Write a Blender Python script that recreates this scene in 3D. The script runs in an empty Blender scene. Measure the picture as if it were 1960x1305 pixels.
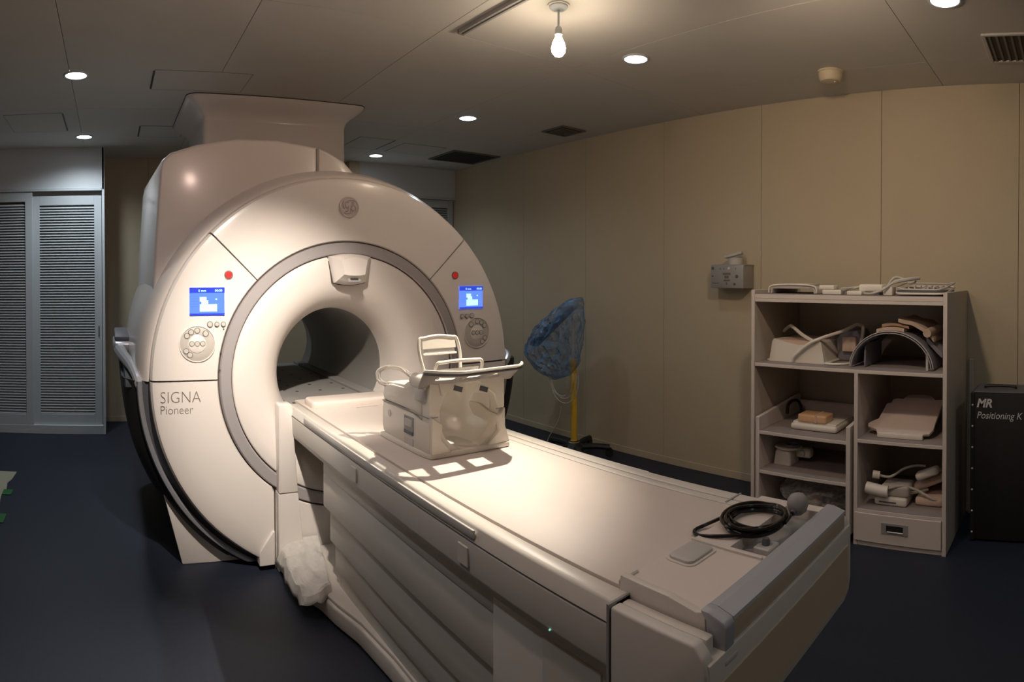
import bpy, bmesh, math, random
from mathutils import Vector, Matrix, noise
random.seed(7)
PI = math.pi
sc = bpy.context.scene
C = sc.collection

# ------------------------------------------------------------------ camera, light, exposure
# the photograph is a phone panorama: verticals stay straight, level lines bow -> cylindrical camera
F = 1170.0
cd = bpy.data.cameras.new('camera'); cam = bpy.data.objects.new('camera', cd); C.objects.link(cam)
cam.location = (0, 0, 1.5); cam.rotation_euler = (PI/2 - .01, 0, -.6572)
cd.type = 'PANO'; cd.panorama_type = 'CENTRAL_CYLINDRICAL'
cd.central_cylindrical_range_u_min = -980/F; cd.central_cylindrical_range_u_max = 980/F
cd.central_cylindrical_range_v_min = -(1305-538.5)/F; cd.central_cylindrical_range_v_max = 538.5/F
cd.clip_start = .02; cd.clip_end = 60
sc.camera = cam
w = bpy.data.worlds.new('world'); sc.world = w; w.use_nodes = True
w.node_tree.nodes['Background'].inputs[0].default_value = (.05, .05, .06, 1)
w.node_tree.nodes['Background'].inputs[1].default_value = .0
sc.view_settings.view_transform = 'Standard'; sc.view_settings.look = 'None'
sc.view_settings.exposure = 0.35; sc.view_settings.gamma = 1.0; sc.view_settings.use_curve_mapping = False

BULB = (1.862, 2.068, 2.545); LB = (1.862, 2.068, 2.462)
def lamp(kind, name, loc, energy, col, **k):
    l = bpy.data.lights.new(name, kind); l.energy = energy; l.color = col
    for a, v in k.items():
        if a != 'aim': setattr(l, a, v)
    o = bpy.data.objects.new(name, l); C.objects.link(o); o.location = loc
    if 'aim' in k:
        d = Vector(k['aim']) - Vector(loc); o.rotation_euler = d.to_track_quat('-Z', 'Y').to_euler()
    return o
WARM = (1.0, .89, .74); COOL = (.84, .93, 1.0); PINK = (1.0, .68, .50)
# reflector bulb hanging under its canopy: lobe on the table and the coil, spill on the right wall
lamp('SPOT', 'bulb_beam', LB, 215, WARM, spot_size=math.radians(50), spot_blend=1.0, shadow_soft_size=.016, aim=(.97, 1.80, .83))
lamp('POINT', 'bulb_spill', LB, 4.8, (1, .80, .62), shadow_soft_size=.04)
# lamp hanging in front of the scanner, just above the frame, aimed at the left of its face
LA = (.40, 1.40, 2.50)
lamp('SPOT', 'face_beam', LA, 275, (1.0, .90, .79), spot_size=math.radians(46), spot_blend=1.0, shadow_soft_size=.03, aim=(.84, 3.02, .98))
lamp('POINT', 'face_lamp_spill', LA, 11.0, (1, .70, .60), shadow_soft_size=.05)
# lamp on the right, above the frame
LR = (1.95, .95, 2.50)
lamp('SPOT', 'right_beam', LR, 27, (1, .78, .58), spot_size=math.radians(150), spot_blend=1.0, shadow_soft_size=.05, aim=(3.85, 1.2, 1.6))
DOWN = [(-.20, 3.71), (-.22, 5.34), (2.63, 5.66), (2.63, 3.97), (2.62, 2.26), (2.65, .56), (-.2, 2.0), (.9, -1.0), (2.65, -1.1)]  # last three are unseen downlights, added as fill light
for i, (x, y) in enumerate(DOWN):
    lamp('SPOT', 'downlight_beam', (x, y, 2.705), (26, 52, 34, 13, 10, 7, 20, 18, 13)[i], COOL, spot_size=math.radians(150), spot_blend=1.0, shadow_soft_size=.055, aim=(x, y, 0))

# ------------------------------------------------------------------ materials
def mat(name, col, rough=.5, metal=0, noise_amt=.04, scale=12, bump=0, bscale=60, emit=None, estr=0, trans=0, alpha=1, coat=0, spec=.5, ior=1.45):
    m = bpy.data.materials.new(name); m.use_nodes = True
    nt = m.node_tree; b = nt.nodes['Principled BSDF']
    b.inputs['Roughness'].default_value = rough; b.inputs['Metallic'].default_value = metal
    b.inputs['Specular IOR Level'].default_value = spec; b.inputs['Coat Weight'].default_value = coat; b.inputs['Coat Roughness'].default_value = .13
    b.inputs['Transmission Weight'].default_value = trans; b.inputs['Alpha'].default_value = alpha
    b.inputs['IOR'].default_value = ior
    tc = nt.nodes.new('ShaderNodeTexCoord')
    if noise_amt:
        n = nt.nodes.new('ShaderNodeTexNoise'); n.inputs['Scale'].default_value = scale; n.inputs['Detail'].default_value = 4
        nt.links.new(tc.outputs['Object'], n.inputs['Vector'])
        r = nt.nodes.new('ShaderNodeMapRange'); r.inputs['To Min'].default_value = 1-noise_amt; r.inputs['To Max'].default_value = 1+noise_amt
        nt.links.new(n.outputs['Fac'], r.inputs['Value'])
        mx = nt.nodes.new('ShaderNodeVectorMath'); mx.operation = 'SCALE'; mx.inputs[0].default_value = col[:3]
        nt.links.new(r.outputs['Result'], mx.inputs['Scale']); nt.links.new(mx.outputs[0], b.inputs['Base Color'])
    else:
        b.inputs['Base Color'].default_value = (*col[:3], 1)
    if bump:
        n2 = nt.nodes.new('ShaderNodeTexNoise'); n2.inputs['Scale'].default_value = bscale; n2.inputs['Detail'].default_value = 3
        nt.links.new(tc.outputs['Object'], n2.inputs['Vector'])
        bp = nt.nodes.new('ShaderNodeBump'); bp.inputs['Strength'].default_value = bump; bp.inputs['Distance'].default_value = .01
        nt.links.new(n2.outputs['Fac'], bp.inputs['Height']); nt.links.new(bp.outputs[0], b.inputs['Normal'])
    if emit:
        b.inputs['Emission Color'].default_value = (*emit, 1); b.inputs['Emission Strength'].default_value = estr
    return m
M = {
 'wall': mat('wall_vinyl', (.52, .44, .31), .75, bump=.15, bscale=250, scale=3),
 'joint': mat('panel_joint', (.36, .30, .21), .9),
 'ceil': mat('ceiling_board', (.60, .57, .52), .85, bump=.12, bscale=300, scale=4),
 'ceiljoint': mat('ceiling_joint', (.36, .34, .31), .9),
 'floor': mat('navy_vinyl', (.0155, .020, .035), .55, noise_amt=.25, scale=40, bump=.15, bscale=300),
 'white': mat('gantry_white', (.72, .645, .60), .30, noise_amt=.015, coat=.35),
 'face': mat('face_white', (.74, .68, .63), .30, noise_amt=.015, coat=.2),
 'flare': mat('flare_white', (.74, .68, .63), .42, noise_amt=.015),
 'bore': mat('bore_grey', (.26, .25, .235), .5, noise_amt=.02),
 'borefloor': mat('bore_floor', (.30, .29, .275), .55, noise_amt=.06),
 'ring': mat('ring_silver', (.42, .39, .39), .38, .25, noise_amt=.02),
 'silver': mat('silver', (.52, .52, .55), .3, .55, noise_amt=.02),
 'seam': mat('dark_seam', (.07, .055, .045), .8),
 'black': mat('black_cover', (.014, .014, .015), .5),
 'dgrey': mat('dark_grey', (.10, .10, .11), .5),
 'mgrey': mat('mid_grey', (.30, .29, .28), .5),
 'lgrey': mat('light_grey', (.50, .48, .45), .45),
 'dial': mat('dial_grey', (.50, .46, .41), .45),
 'bezel': mat('button_rim', (.20, .18, .16), .5),
 'button': mat('button_cap', (.55, .52, .47), .35),
 'red': mat('red_button', (.55, .03, .03), .35, noise_amt=0, emit=(.9, .05, .04), estr=.12),
 'table': mat('table_white', (.66, .61, .55), .38, noise_amt=.02),
 'tableside': mat('table_side', (.62, .585, .53), .42, noise_amt=.02),
 'mat': mat('cradle_top', (.68, .60, .54), .48, noise_amt=.03, bump=.04, bscale=400),
 'tan': mat('end_cap_tan', (.50, .41, .30), .55, noise_amt=.03),
 'tanl': mat('end_cap_tan_light', (.60, .50, .37), .55, noise_amt=.03),
 'coil': mat('coil_white', (.74, .69, .61), .38, noise_amt=.02),
 'coilc': mat('coil_inner_cream', (.86, .82, .76), .22, noise_amt=.03),
 'clear': mat('clear_plastic', (.85, .82, .78), .12, noise_amt=0, trans=.85, ior=1.3),
 'film': mat('plastic_film', (.80, .77, .72), .3, noise_amt=.05, alpha=.55, bump=.4, bscale=30),
 'shelf': mat('shelf_white', (.64, .57, .52), .5, noise_amt=.03),
 'shelftop': mat('shelf_grey_mat', (.28, .24, .23), .7, noise_amt=.06),
 'shelfside': mat('shelf_side', (.52, .46, .39), .55, noise_amt=.04),
 'foam': mat('foam_pink', (.62, .47, .38), .8, bump=.2, bscale=80),
 'orange': mat('wrapped_pad', (.75, .48, .28), .25, noise_amt=.05, emit=None),
 'cloth': mat('cloth_tan', (.55, .43, .34), .9, bump=.3, bscale=60),
 'coilgrey': mat('coil_grey', (.24, .23, .26), .45, noise_amt=.04),
 'bag': mat('blue_bag', (.075, .25, .52), .22, noise_amt=.1, alpha=.42, bump=.8, bscale=18),
 'yellow': mat('yellow_pole', (.72, .45, .04), .4, noise_amt=.05),
 'cable': mat('cable_grey', (.52, .49, .43), .5),
 'bcable': mat('cable_black', (.012, .011, .012), .18),
 'louver': mat('louver_grey', (.49, .53, .55), .5, noise_amt=.02),
 'bulk': mat('bulkhead', (.57, .60, .62), .7, noise_amt=.02),
 'case': mat('black_case', (.012, .011, .012), .65, bump=.2, bscale=300),
 'rivet': mat('rivet', (.75, .72, .66), .35, .3),
 'wboxm': mat('wall_box_metal', (.40, .39, .37), .4, .5, noise_amt=.05),
 'print': mat('grey_print', (.16, .13, .11), .6, noise_amt=0),
 'printw': mat('white_print', (.62, .61, .60), .6, noise_amt=0),
 'badge': mat('badge', (.56, .48, .46), .3, .1, noise_amt=.05),
 'badged': mat('badge_dark', (.40, .33, .32), .3, .3, noise_amt=.05),
 'vent': mat('vent_dark', (.045, .038, .034), .6),
 'ventf': mat('vent_frame', (.16, .145, .12), .6),
 'ivory': mat('detector_ivory', (.62, .52, .36), .5),
 'cardboard': mat('floor_sheet', (.33, .32, .24), .9, noise_amt=.1, bump=.1),
 'green': mat('green_tape', (.02, .13, .035), .6),
 'glow': mat('bulb_glow', (1, .9, .7), .3, noise_amt=0, emit=(1, .86, .62), estr=28),
 'led': mat('downlight_glow', (1, 1, 1), .3, noise_amt=0, emit=(.88, .94, 1.0), estr=9),
 'scr': mat('screen_blue', (.02, .05, .3), .3, noise_amt=0, emit=(.10, .20, .85), estr=1.15),
 'scrd': mat('screen_navy', (.01, .02, .2), .3, noise_amt=0, emit=(.025, .05, .50), estr=1.0),
 'scrl': mat('screen_cyan', (.4, .8, 1), .3, noise_amt=0, emit=(.45, .85, 1.0), estr=1.0),
 'scrline': mat('screen_line', (.03, .08, .5), .3, noise_amt=0, emit=(.05, .12, .6), estr=1.0),
 'film2': mat('crumpled_film', (.62, .59, .55), .35, noise_amt=.08, scale=20, alpha=.86, bump=.5, bscale=26),
 'mgrey2': mat('head_grey_blue', (.34, .36, .42), .4),
 'coilgrey2': mat('coil_warm_grey', (.50, .46, .43), .45),
 'cloth2': mat('pad_brown', (.40, .27, .18), .9),
 'foam2': mat('plate_pinkish', (.60, .50, .45), .5),
 'railp': mat('guide_plastic', (.60, .58, .55), .3),
 'barsilver': mat('bar_silver', (.40, .405, .43), .45, .15, noise_amt=.02),
 'visorg': mat('visor_grey', (.36, .34, .32), .45),
 'dot': mat('green_led', (.3, .8, .6), .3, noise_amt=0, emit=(.35, .9, .7), estr=.55),
}

def film_alpha(m, lo, hi):
    nt = m.node_tree; b = nt.nodes['Principled BSDF']
    lw = nt.nodes.new('ShaderNodeLayerWeight'); lw.inputs['Blend'].default_value = .35
    n = nt.nodes.new('ShaderNodeTexNoise'); n.inputs['Scale'].default_value = 9; n.inputs['Detail'].default_value = 5; n.inputs['Distortion'].default_value = 1.2
    a = nt.nodes.new('ShaderNodeMath'); a.operation = 'MULTIPLY_ADD'; a.inputs[1].default_value = .9; nt.links.new(n.outputs['Fac'], a.inputs[0]); nt.links.new(lw.outputs['Facing'], a.inputs[2])
    r = nt.nodes.new('ShaderNodeMapRange'); r.inputs['From Min'].default_value = .45; r.inputs['From Max'].default_value = 1.3; r.inputs['To Min'].default_value = lo; r.inputs['To Max'].default_value = hi
    nt.links.new(a.outputs[0], r.inputs['Value']); nt.links.new(r.outputs['Result'], b.inputs['Alpha'])
film_alpha(M['bag'], .16, .85); film_alpha(M['film'], .12, .8); film_alpha(M['film2'], .72, 1.0)
# ------------------------------------------------------------------ mesh helpers
def bx(bm, x0, x1, y0, y1, z0, z1, bev=0, seg=2, R=None):
    t = bmesh.new(); bmesh.ops.create_cube(t, size=1)
    for v in t.verts:
        v.co = Vector(((x0+x1)/2 + v.co.x*(x1-x0), (y0+y1)/2 + v.co.y*(y1-y0), (z0+z1)/2 + v.co.z*(z1-z0)))
    if bev: bmesh.ops.bevel(t, geom=t.edges[:], offset=bev, segments=seg, affect='EDGES', profile=.5)
    if R: bmesh.ops.transform(t, matrix=R, verts=t.verts)
    merge(bm, t); return bm
def merge(bm, t):
    me = bpy.data.meshes.new('tmp'); t.to_mesh(me); t.free(); bm.from_mesh(me); bpy.data.meshes.remove(me)
def prism(bm, poly, axis, a, b, bev=0, seg=2, R=None):
    """poly: 2D points; axis 'x': (y,z), 'y': (x,z), 'z': (x,y); extruded from a to b"""
    t = bmesh.new()
    def P(p, s): return {'x': (s, p[0], p[1]), 'y': (p[0], s, p[1]), 'z': (p[0], p[1], s)}[axis]
    A = [t.verts.new(P(p, a)) for p in poly]; B = [t.verts.new(P(p, b)) for p in poly]
    n = len(poly); t.faces.new(A); t.faces.new(B[::-1])
    for i in range(n): t.faces.new((A[i], B[i], B[(i+1) % n], A[(i+1) % n]))
    bmesh.ops.recalc_face_normals(t, faces=t.faces)
    if bev: bmesh.ops.bevel(t, geom=t.edges[:], offset=bev, segments=seg, affect='EDGES', profile=.5)
    if R: bmesh.ops.transform(t, matrix=R, verts=t.verts)
    merge(bm, t); return bm
def tube(bm, pts, r, n=8, closed=False, cap=True):
    pts = [Vector(p) for p in pts]; m = len(pts); rr = r if isinstance(r, (list, tuple)) else [r]*m
    T = []
    for i in range(m):
        a = pts[(i-1) % m] if closed or i > 0 else pts[i]; b = pts[(i+1) % m] if closed or i < m-1 else pts[i]
        T.append((b-a).normalized())
    up = Vector((0, 0, 1)) if abs(T[0].z) < .9 else Vector((1, 0, 0))
    nrm = T[0].cross(up).normalized(); rings = []
    for i in range(m):
        if i: nrm = (nrm - T[i]*nrm.dot(T[i])).normalized()
        bi = T[i].cross(nrm)
        rings.append([bm.verts.new(pts[i] + (nrm*math.cos(2*PI*k/n) + bi*math.sin(2*PI*k/n))*rr[i]) for k in range(n)])
    for i in range(m if closed else m-1):
        a, b = rings[i], rings[(i+1) % m]
        for k in range(n): bm.faces.new((a[k], a[(k+1) % n], b[(k+1) % n], b[k]))
    if cap and not closed: bm.faces.new(rings[0][::-1]); bm.faces.new(rings[-1])
    return bm
def smooth(pts, k=6, closed=False):
    P = [Vector(p) for p in pts]; n = len(P); out = []
    for i in range(n if closed else n-1):
        p0 = P[(i-1) % n] if closed or i > 0 else P[0]; p1 = P[i]; p2 = P[(i+1) % n]
        p3 = P[(i+2) % n] if closed or i < n-2 else P[-1]
        for j in range(k):
            t = j/k
            out.append(.5*((2*p1)+(p2-p0)*t+(2*p0-5*p1+4*p2-p3)*t*t+(3*p1-p0-3*p2+p3)*t**3))
    if not closed: out.append(P[-1])
    return out
def lathe(bm, prof, c, axis='z', n=32, a0=0, a1=2*PI, closedprof=False, rfun=None, zmin=None):
    """prof (r, h). axis 'y': around a line parallel to y through (cx, cz); 'z': around the vertical; 'x'"""
    full = abs(a1-a0-2*PI) < 1e-6; m = n if full else n+1; rings = []
    for i in range(m):
        t = a0+(a1-a0)*i/n; ring = []
        for r, h in prof:
            if rfun: r = rfun(r, t)
            u, v = r*math.cos(t), r*math.sin(t)
            p = {'y': (c[0]+u, c[1]+h, c[2]+v), 'z': (c[0]+u, c[1]+v, c[2]+h), 'x': (c[0]+h, c[1]+u, c[2]+v)}[axis]
            if zmin is not None and p[2] < zmin: p = (p[0], p[1], zmin)
            ring.append(bm.verts.new(p))
        rings.append(ring)
    q = len(prof)
    for i in range(n):
        a, b = rings[i], rings[(i+1) % m]
        for k in range(q if closedprof else q-1):
            l = (k+1) % q
            try: bm.faces.new((a[k], a[l], b[l], b[k]))
            except ValueError: pass
    if closedprof and not full:
        bm.faces.new(rings[0]); bm.faces.new(rings[-1][::-1])
    bmesh.ops.remove_doubles(bm, verts=bm.verts, dist=1e-6)
    bmesh.ops.recalc_face_normals(bm, faces=bm.faces)
    return bm
def ob(name, bm, m, parent=None, flat=False, ang=35, **tags):
    """links bm (built in world coordinates) as one mesh object, relative to its parent"""
    if parent is not None:
        off = wloc(parent)
        bmesh.ops.translate(bm, vec=-off, verts=bm.verts)
    me = bpy.data.meshes.new(name); bm.to_mesh(me); bm.free()
    me.materials.append(M[m] if isinstance(m, str) else m)
    if not flat:
        me.polygons.foreach_set('use_smooth', [True]*len(me.polygons)); me.set_sharp_from_angle(angle=math.radians(ang))
    o = bpy.data.objects.new(name, me); C.objects.link(o)
    if parent is not None: o.parent = parent
    for k, v in tags.items(): o[k] = v
    return o
def wloc(o):
    v = Vector((0, 0, 0))
    while o is not None: v += o.location; o = o.parent
    return v
def thing(name, label, cat, loc, group=None):
    o = bpy.data.objects.new(name, None); C.objects.link(o); o.location = loc; o.empty_display_size = .1
    o['label'] = label; o['category'] = cat
    if group: o['group'] = group
    return o
def single(name, bm, m, label, cat, loc, group=None, **k):
    """a thing that is one mesh, origin at loc"""
    bmesh.ops.translate(bm, vec=-Vector(loc), verts=bm.verts)
    o = ob(name, bm, m, **k); o.location = loc; o['label'] = label; o['category'] = cat
    if group: o['group'] = group
    return o
def dup(o, parent=None, loc=None):
    c = o.copy(); C.objects.link(c); c.parent = parent if parent is not None else o.parent
    if loc is not None: c.location = loc
    return c
def B(): return bmesh.new()
def text(name, s, size, m, loc, rot, parent, ext=.0008, shear=0, sx=1, thin=0):
    cu = bpy.data.curves.new(name, 'FONT'); cu.body = s; cu.size = size; cu.extrude = ext; cu.shear = shear
    cu.resolution_u = 3; cu.offset = thin
    t = bpy.data.objects.new(name, cu); C.objects.link(t)
    bpy.context.view_layer.update()
    me = bpy.data.meshes.new_from_object(t); bpy.data.objects.remove(t)
    me.materials.clear(); me.materials.append(M[m])
    o = bpy.data.objects.new(name, me); C.objects.link(o)
    o.parent = parent; o.location = Vector(loc) - wloc(parent); o.rotation_euler = rot; o.scale = (sx, 1, 1)
    return o

# ------------------------------------------------------------------ room shell
H = 2.725; XL, XR, YF, YB = -2.3, 3.85, -2.0, 6.32
def struct(name, bm, m, parent=None, **k):
    o = ob(name, bm, m, parent, **k)
    if parent is None: o['kind'] = 'structure'
    return o
struct('floor', bx(B(), XL-.1, XR+.15, YF-.1, YB+.1, -.1, 0), 'floor', flat=True)
ceil = struct('ceiling', bx(B(), XL-.1, XR+.15, YF-.1, YB+.1, H+.008, H+.12), 'ceiljoint', flat=True)
xs = [XL-.02, -1.14, -.235, .675, 1.585, 2.495, 3.40, XR+.02]
ys = [YF-.02, -1.0, .82, 2.64, 4.46, YB+.02]
for i in range(len(xs)-1):
    for j in range(len(ys)-1):
        g = .0018
        struct('panel', bx(B(), xs[i]+g, xs[i+1]-g, ys[j]+g, ys[j+1]-g, H, H+.008), 'ceil', ceil, flat=True)
wr = struct('wall_right', bx(B(), XR+.012, XR+.15, YF-.1, YB+.1, 0, H+.1), 'joint', flat=True)
yw = [YF, -1.47, -.57, .33, 1.235, 2.135, 3.02, 3.91, 4.80, 5.70, YB]
for j in range(len(yw)-1):
    struct('panel', bx(B(), XR, XR+.012, yw[j]+.0015, yw[j+1]-.0015, .0, H, .001, 1), 'wall', wr, flat=True)
wb = struct('wall_back', bx(B(), XL-.1, XR+.1, YB+.012, YB+.15, 0, H+.1), 'joint', flat=True)
xw = [XL, -1.4, -.5, .40, 1.3, 2.2, 3.1, XR]
for j in range(len(xw)-1):
    struct('panel', bx(B(), xw[j]+.0015, xw[j+1]-.0015, YB, YB+.012, 0, H, .001, 1), 'wall', wb, flat=True)
struct('wall_left', bx(B(), XL-.15, XL, YF-.1, YB+.1, 0, H+.1), 'wall', flat=True)
struct('wall_front', bx(B(), XL-.1, XR+.1, YF-.15, YF, 0, H+.1), 'wall', flat=True)

# louvered closets in the back corners: bulkhead above, side cheek, sliding doors with single slats
def louver_door(name, x0, x1, y, z0, z1, stile=.07, rail=.09, bottom=.10):
    d = bpy.data.objects.new(name, None); C.objects.link(d); d.location = (x0, y, z0); d['kind'] = 'structure'
    for a, b in ((x0, x0+stile), (x1-stile, x1)):
        ob('stile', bx(B(), a, b, y, y+.03, z0, z1, .002, 1), 'louver', d)
    ob('top_rail', bx(B(), x0+stile, x1-stile, y, y+.03, z1-rail, z1, .002, 1), 'louver', d)
    ob('bottom_rail', bx(B(), x0+stile, x1-stile, y, y+.03, z0, z0+bottom, .002, 1), 'louver', d)
    ob('backing', bx(B(), x0+stile, x1-stile, y+.027, y+.03, z0+bottom, z1-rail), 'seam', d)
    first = None; pitch = .0262; z = z0+bottom+.012
    while z < z1-rail-.008:
        if first is None:
            b = bx(B(), x0+stile-.002, x1-stile+.002, y+.002, y+.026, z-.0035, z+.0035)
            R = Matrix.Translation((0, y+.014, z)) @ Matrix.Rotation(math.radians(38), 4, 'X') @ Matrix.Translation((0, -y-.014, -z))
            bmesh.ops.transform(b, matrix=R, verts=b.verts)
            first = ob('slat', b, 'louver', d, flat=True); base = z
        else:
            c = first.copy(); C.objects.link(c); c.parent = d; c.location = (0, 0, z-base)
        z += pitch
    return d
YC = 5.80
cl = struct('wall_closet_left', bx(B(), XL, -.055, YC, YB, 2.33, H), 'bulk', flat=True)
struct('side_panel', bx(B(), -.075, -.05, YC, YB, 0, H, .003, 1), 'bulk', cl)
struct('door_head', bx(B(), XL, -.075, YC-.012, YC+.02, 2.315, 2.345, .003, 1), 'louver', cl)
struct('base_rail', bx(B(), XL, -.075, YC, YC+.06, 0, .085, .003, 1), 'louver', cl)
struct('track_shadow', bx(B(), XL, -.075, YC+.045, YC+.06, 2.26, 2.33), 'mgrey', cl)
louver_door('door_1', -.80+.055, -.08, YC+.035, .085, 2.275)
louver_door('door_2', -1.50, -.74, YC+.002, .085, 2.312)
louver_door('door_3', -2.25, -1.505, YC+.035, .085, 2.275)
h = bx(B(), -.115, -.105, YC+.028, YC+.036, .93, 1.03, .002, 1); ob('handle', h, 'seam', bpy.data.objects['door_1'])
YD = 6.08
cr = struct('wall_closet_right', bx(B(), 2.62, XR, YD, YB, 2.40, H), 'bulk', flat=True)
struct('side_panel', bx(B(), 2.50, 2.62, YD-.03, YB, 0, H, .003, 1), 'wall', cr)
struct('door_head', bx(B(), 2.62, XR, YD-.012, YD+.02, 2.375, 2.40, .003, 1), 'louver', cr)
struct('base_rail', bx(B(), 2.62, XR, YD, YD+.06, 0, .085, .003, 1), 'louver', cr)
louver_door('door_4', 3.22, XR-.01, YD+.035, .085, 2.375)
louver_door('door_5', 2.63, 3.25, YD+.002, .085, 2.375)
struct('baseboard_right', bx(B(), XR-.006, XR, YF, YD, 0, .055, .002, 1), 'wall')
struct('baseboard_back', bx(B(), -.05, 2.5, YB-.006, YB, 0, .055, .002, 1), 'wall')

# access hatches, ceiling vents, lights
def hatch(label, x0, x1, y0, y1, slit):
    t = thing('ceiling_hatch', label, 'hatch', ((x0+x1)/2, (y0+y1)/2, H), 'access hatches in the ceiling')
    ob('panel', bx(B(), x0+.006, x1-.006, y0+.006, y1-.006, H-.003, H-.0005), 'ceil', t, flat=True)
    b = B()
    for a in ((x0, x1, y0, y0+.006), (x0, x1, y1-.006, y1), (x0, x0+.006, y0, y1), (x1-.006, x1, y0, y1)):
        bx(b, *a, H-.0035, H-.0003)
    ob('frame', b, 'ceiljoint', t, flat=True)
    for s in slit:
        xx = x0 if s == 'l' else x1
        ob('slit', bx(B(), xx-.006, xx+.006, y0+.02, y1-.02, H-.0045, H-.0003), 'vent', t, flat=True)
hatch('square ceiling access hatch just in front of the scanner column', .27, .87, 3.62, 4.0, 'l')
hatch('ceiling access hatch above the left louvered closet', -.80, -.35, 4.56, 5.12, 'r')
hatch('ceiling access hatch behind the left corner of the column collar', .25, .62, 4.97, 5.36, 'l')
hatch('ceiling access hatch between scanner column and the far right downlight', 2.15, 2.50, 4.95, 5.40, 'r')
hatch('ceiling access hatch left of the large dark vent', 2.62, 3.08, 5.02, 5.44, '')

def vent(name, label, x0, x1, y0, y1, style):
    t = thing(name, label, 'vent', ((x0+x1)/2, (y0+y1)/2, H))
    b = B(); f = .02
    for a in ((x0, x1, y0, y0+f), (x0, x1, y1-f, y1), (x0, x0+f, y0+f, y1-f), (x1-f, x1, y0+f, y1-f)):
        bx(b, *a, H-.012, H-.0005, .002, 1)
    ob('frame', b, 'ventf' if style != 'slats' else 'ceil', t)
    ob('backing', bx(B(), x0+f, x1-f, y0+f, y1-f, H-.003, H-.0005), 'vent', t, flat=True)
    if style == 'slats':
        first = None; y = y0+f+.02
        while y < y1-f:
            if first is None:
                q = bx(B(), x0+f, x1-f, y-.006, y+.006, H-.011, H-.003); first = ob('slat', q, 'ventf', t, flat=True); yb = y
            else:
                c = first.copy(); C.objects.link(c); c.parent = t; c.location = (0, y-yb, 0)
            y += .038
    elif style == 'grid':
        first = None; x = x0+f+.02
        while x < x1-f-.005:
            if first is None: first = ob('slat', bx(B(), x-.004, x+.004, y0+f, y1-f, H-.009, H-.003), 'vent', t, flat=True); xb = x
            else:
                c = first.copy(); C.objects.link(c); c.parent = t; c.location = (x-xb, 0, 0)
            x += .035
    else:
        for k in (1, 2, 3):
            d = f+.03*k; b = B(); e = .010
            for a in ((x0+d, x1-d, y0+d, y0+d+e), (x0+d, x1-d, y1-d-e, y1-d), (x0+d, x0+d+e, y0+d+e, y1-d-e), (x1-d-e, x1-d, y0+d+e, y1-d-e)):
                bx(b, *a, H-.014, H-.004)
            ob('louver_ring', b, 'ventf', t, flat=True)
vent('ceiling_vent', 'large dark square ceiling grille near the back right corner', 3.19, 3.76, 5.06, 5.57, 'grid')
vent('ceiling_vent', 'small square ceiling diffuser above the stand with the blue bag', 3.37, 3.64, 3.69, 3.96, 'rings')
vent('ceiling_vent', 'slatted ceiling vent in the upper right corner above the shelf', 3.05, 3.45, -.15, .46, 'slats')

DL = ['round downlight on the left side of the ceiling in front of the scanner', 'round downlight just before the left closet bulkhead',
      'round downlight beyond the column, nearest the back right closet', 'round downlight right of the scanner, third from the back wall of the right row',
      'large round downlight to the right of the hanging bare bulb', 'round downlight at the upper right above the shelf', 'unseen fill downlight added above the photographer', 'unseen fill downlight added behind the photographer', 'unseen fill downlight added behind the photographer on the right']  # last three: out-of-view lamps added to lift the ambient light
DL[3] = 'round downlight between the scanner column and the hanging bulb'
for i, (x, y) in enumerate(DOWN):
    t = thing('downlight', DL[i], 'light', (x, y, H), 'recessed ceiling downlights')
    ob('trim_ring', lathe(B(), [(.066, -.0005), (.076, -.0005), (.078, -.004), (.070, -.009), (.064, -.008)], (x, y, H), 'z', 32, closedprof=True), 'bulk', t)
    ob('diffuser', lathe(B(), [(0, -.007), (.045, -.0075), (.065, -.005), (.065, -.001), (0, -.001)], (x, y, H), 'z', 32), 'led', t)

# track rail with end cap; two lamps hang on it above the picture
t = thing('track_rail', 'grey lighting track on the ceiling left of the bare bulb', 'rail', (1.67, 2.0, H))
prof = [(-.018, 0), (.018, 0), (.018, -.022), (.006, -.022), (.006, -.010), (-.006, -.010), (-.006, -.022), (-.018, -.022)]
Rr = Matrix.Translation((1.665, 2.57, H)) @ Matrix.Rotation(math.radians(2), 4, 'Z')
ob('rail', prism(B(), prof, 'y', -1.7, 0, R=Rr), 'mgrey', t, flat=True)
ob('end_cap', bx(B(), -.019, .019, 0, .008, -.023, 0, .001, 1, R=Rr), 'ventf', t)
def track_lamp(x, y, label):
    t = thing('track_lamp', label, 'light', (x, y, H-.022))
    ob('adapter', bx(B(), x-.016, x+.016, y-.04, y+.04, H-.05, H-.022, .003), 'mgrey', t)
    ob('stem', tube(B(), [(x, y, H-.05), (x, y, H-.11)], .006), 'mgrey', t)
    ob('housing', lathe(B(), [(0, 0), (.022, -.002), (.028, -.03), (.045, -.075), (.047, -.095), (.043, -.095), (.038, -.07), (0, -.05)], (x, y, H-.10), 'z', 20), 'mgrey', t)
    ob('reflector_bulb', lathe(B(), [(0, -.075), (.03, -.082), (.038, -.078), (.03, -.06), (0, -.055)], (x, y, H-.10), 'z', 20), 'glow', t)
track_lamp(.40, 1.40, 'spotlight above the frame in front of the left side of the scanner')
track_lamp(1.95, .95, 'spotlight above the frame near the shelf side')
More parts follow.
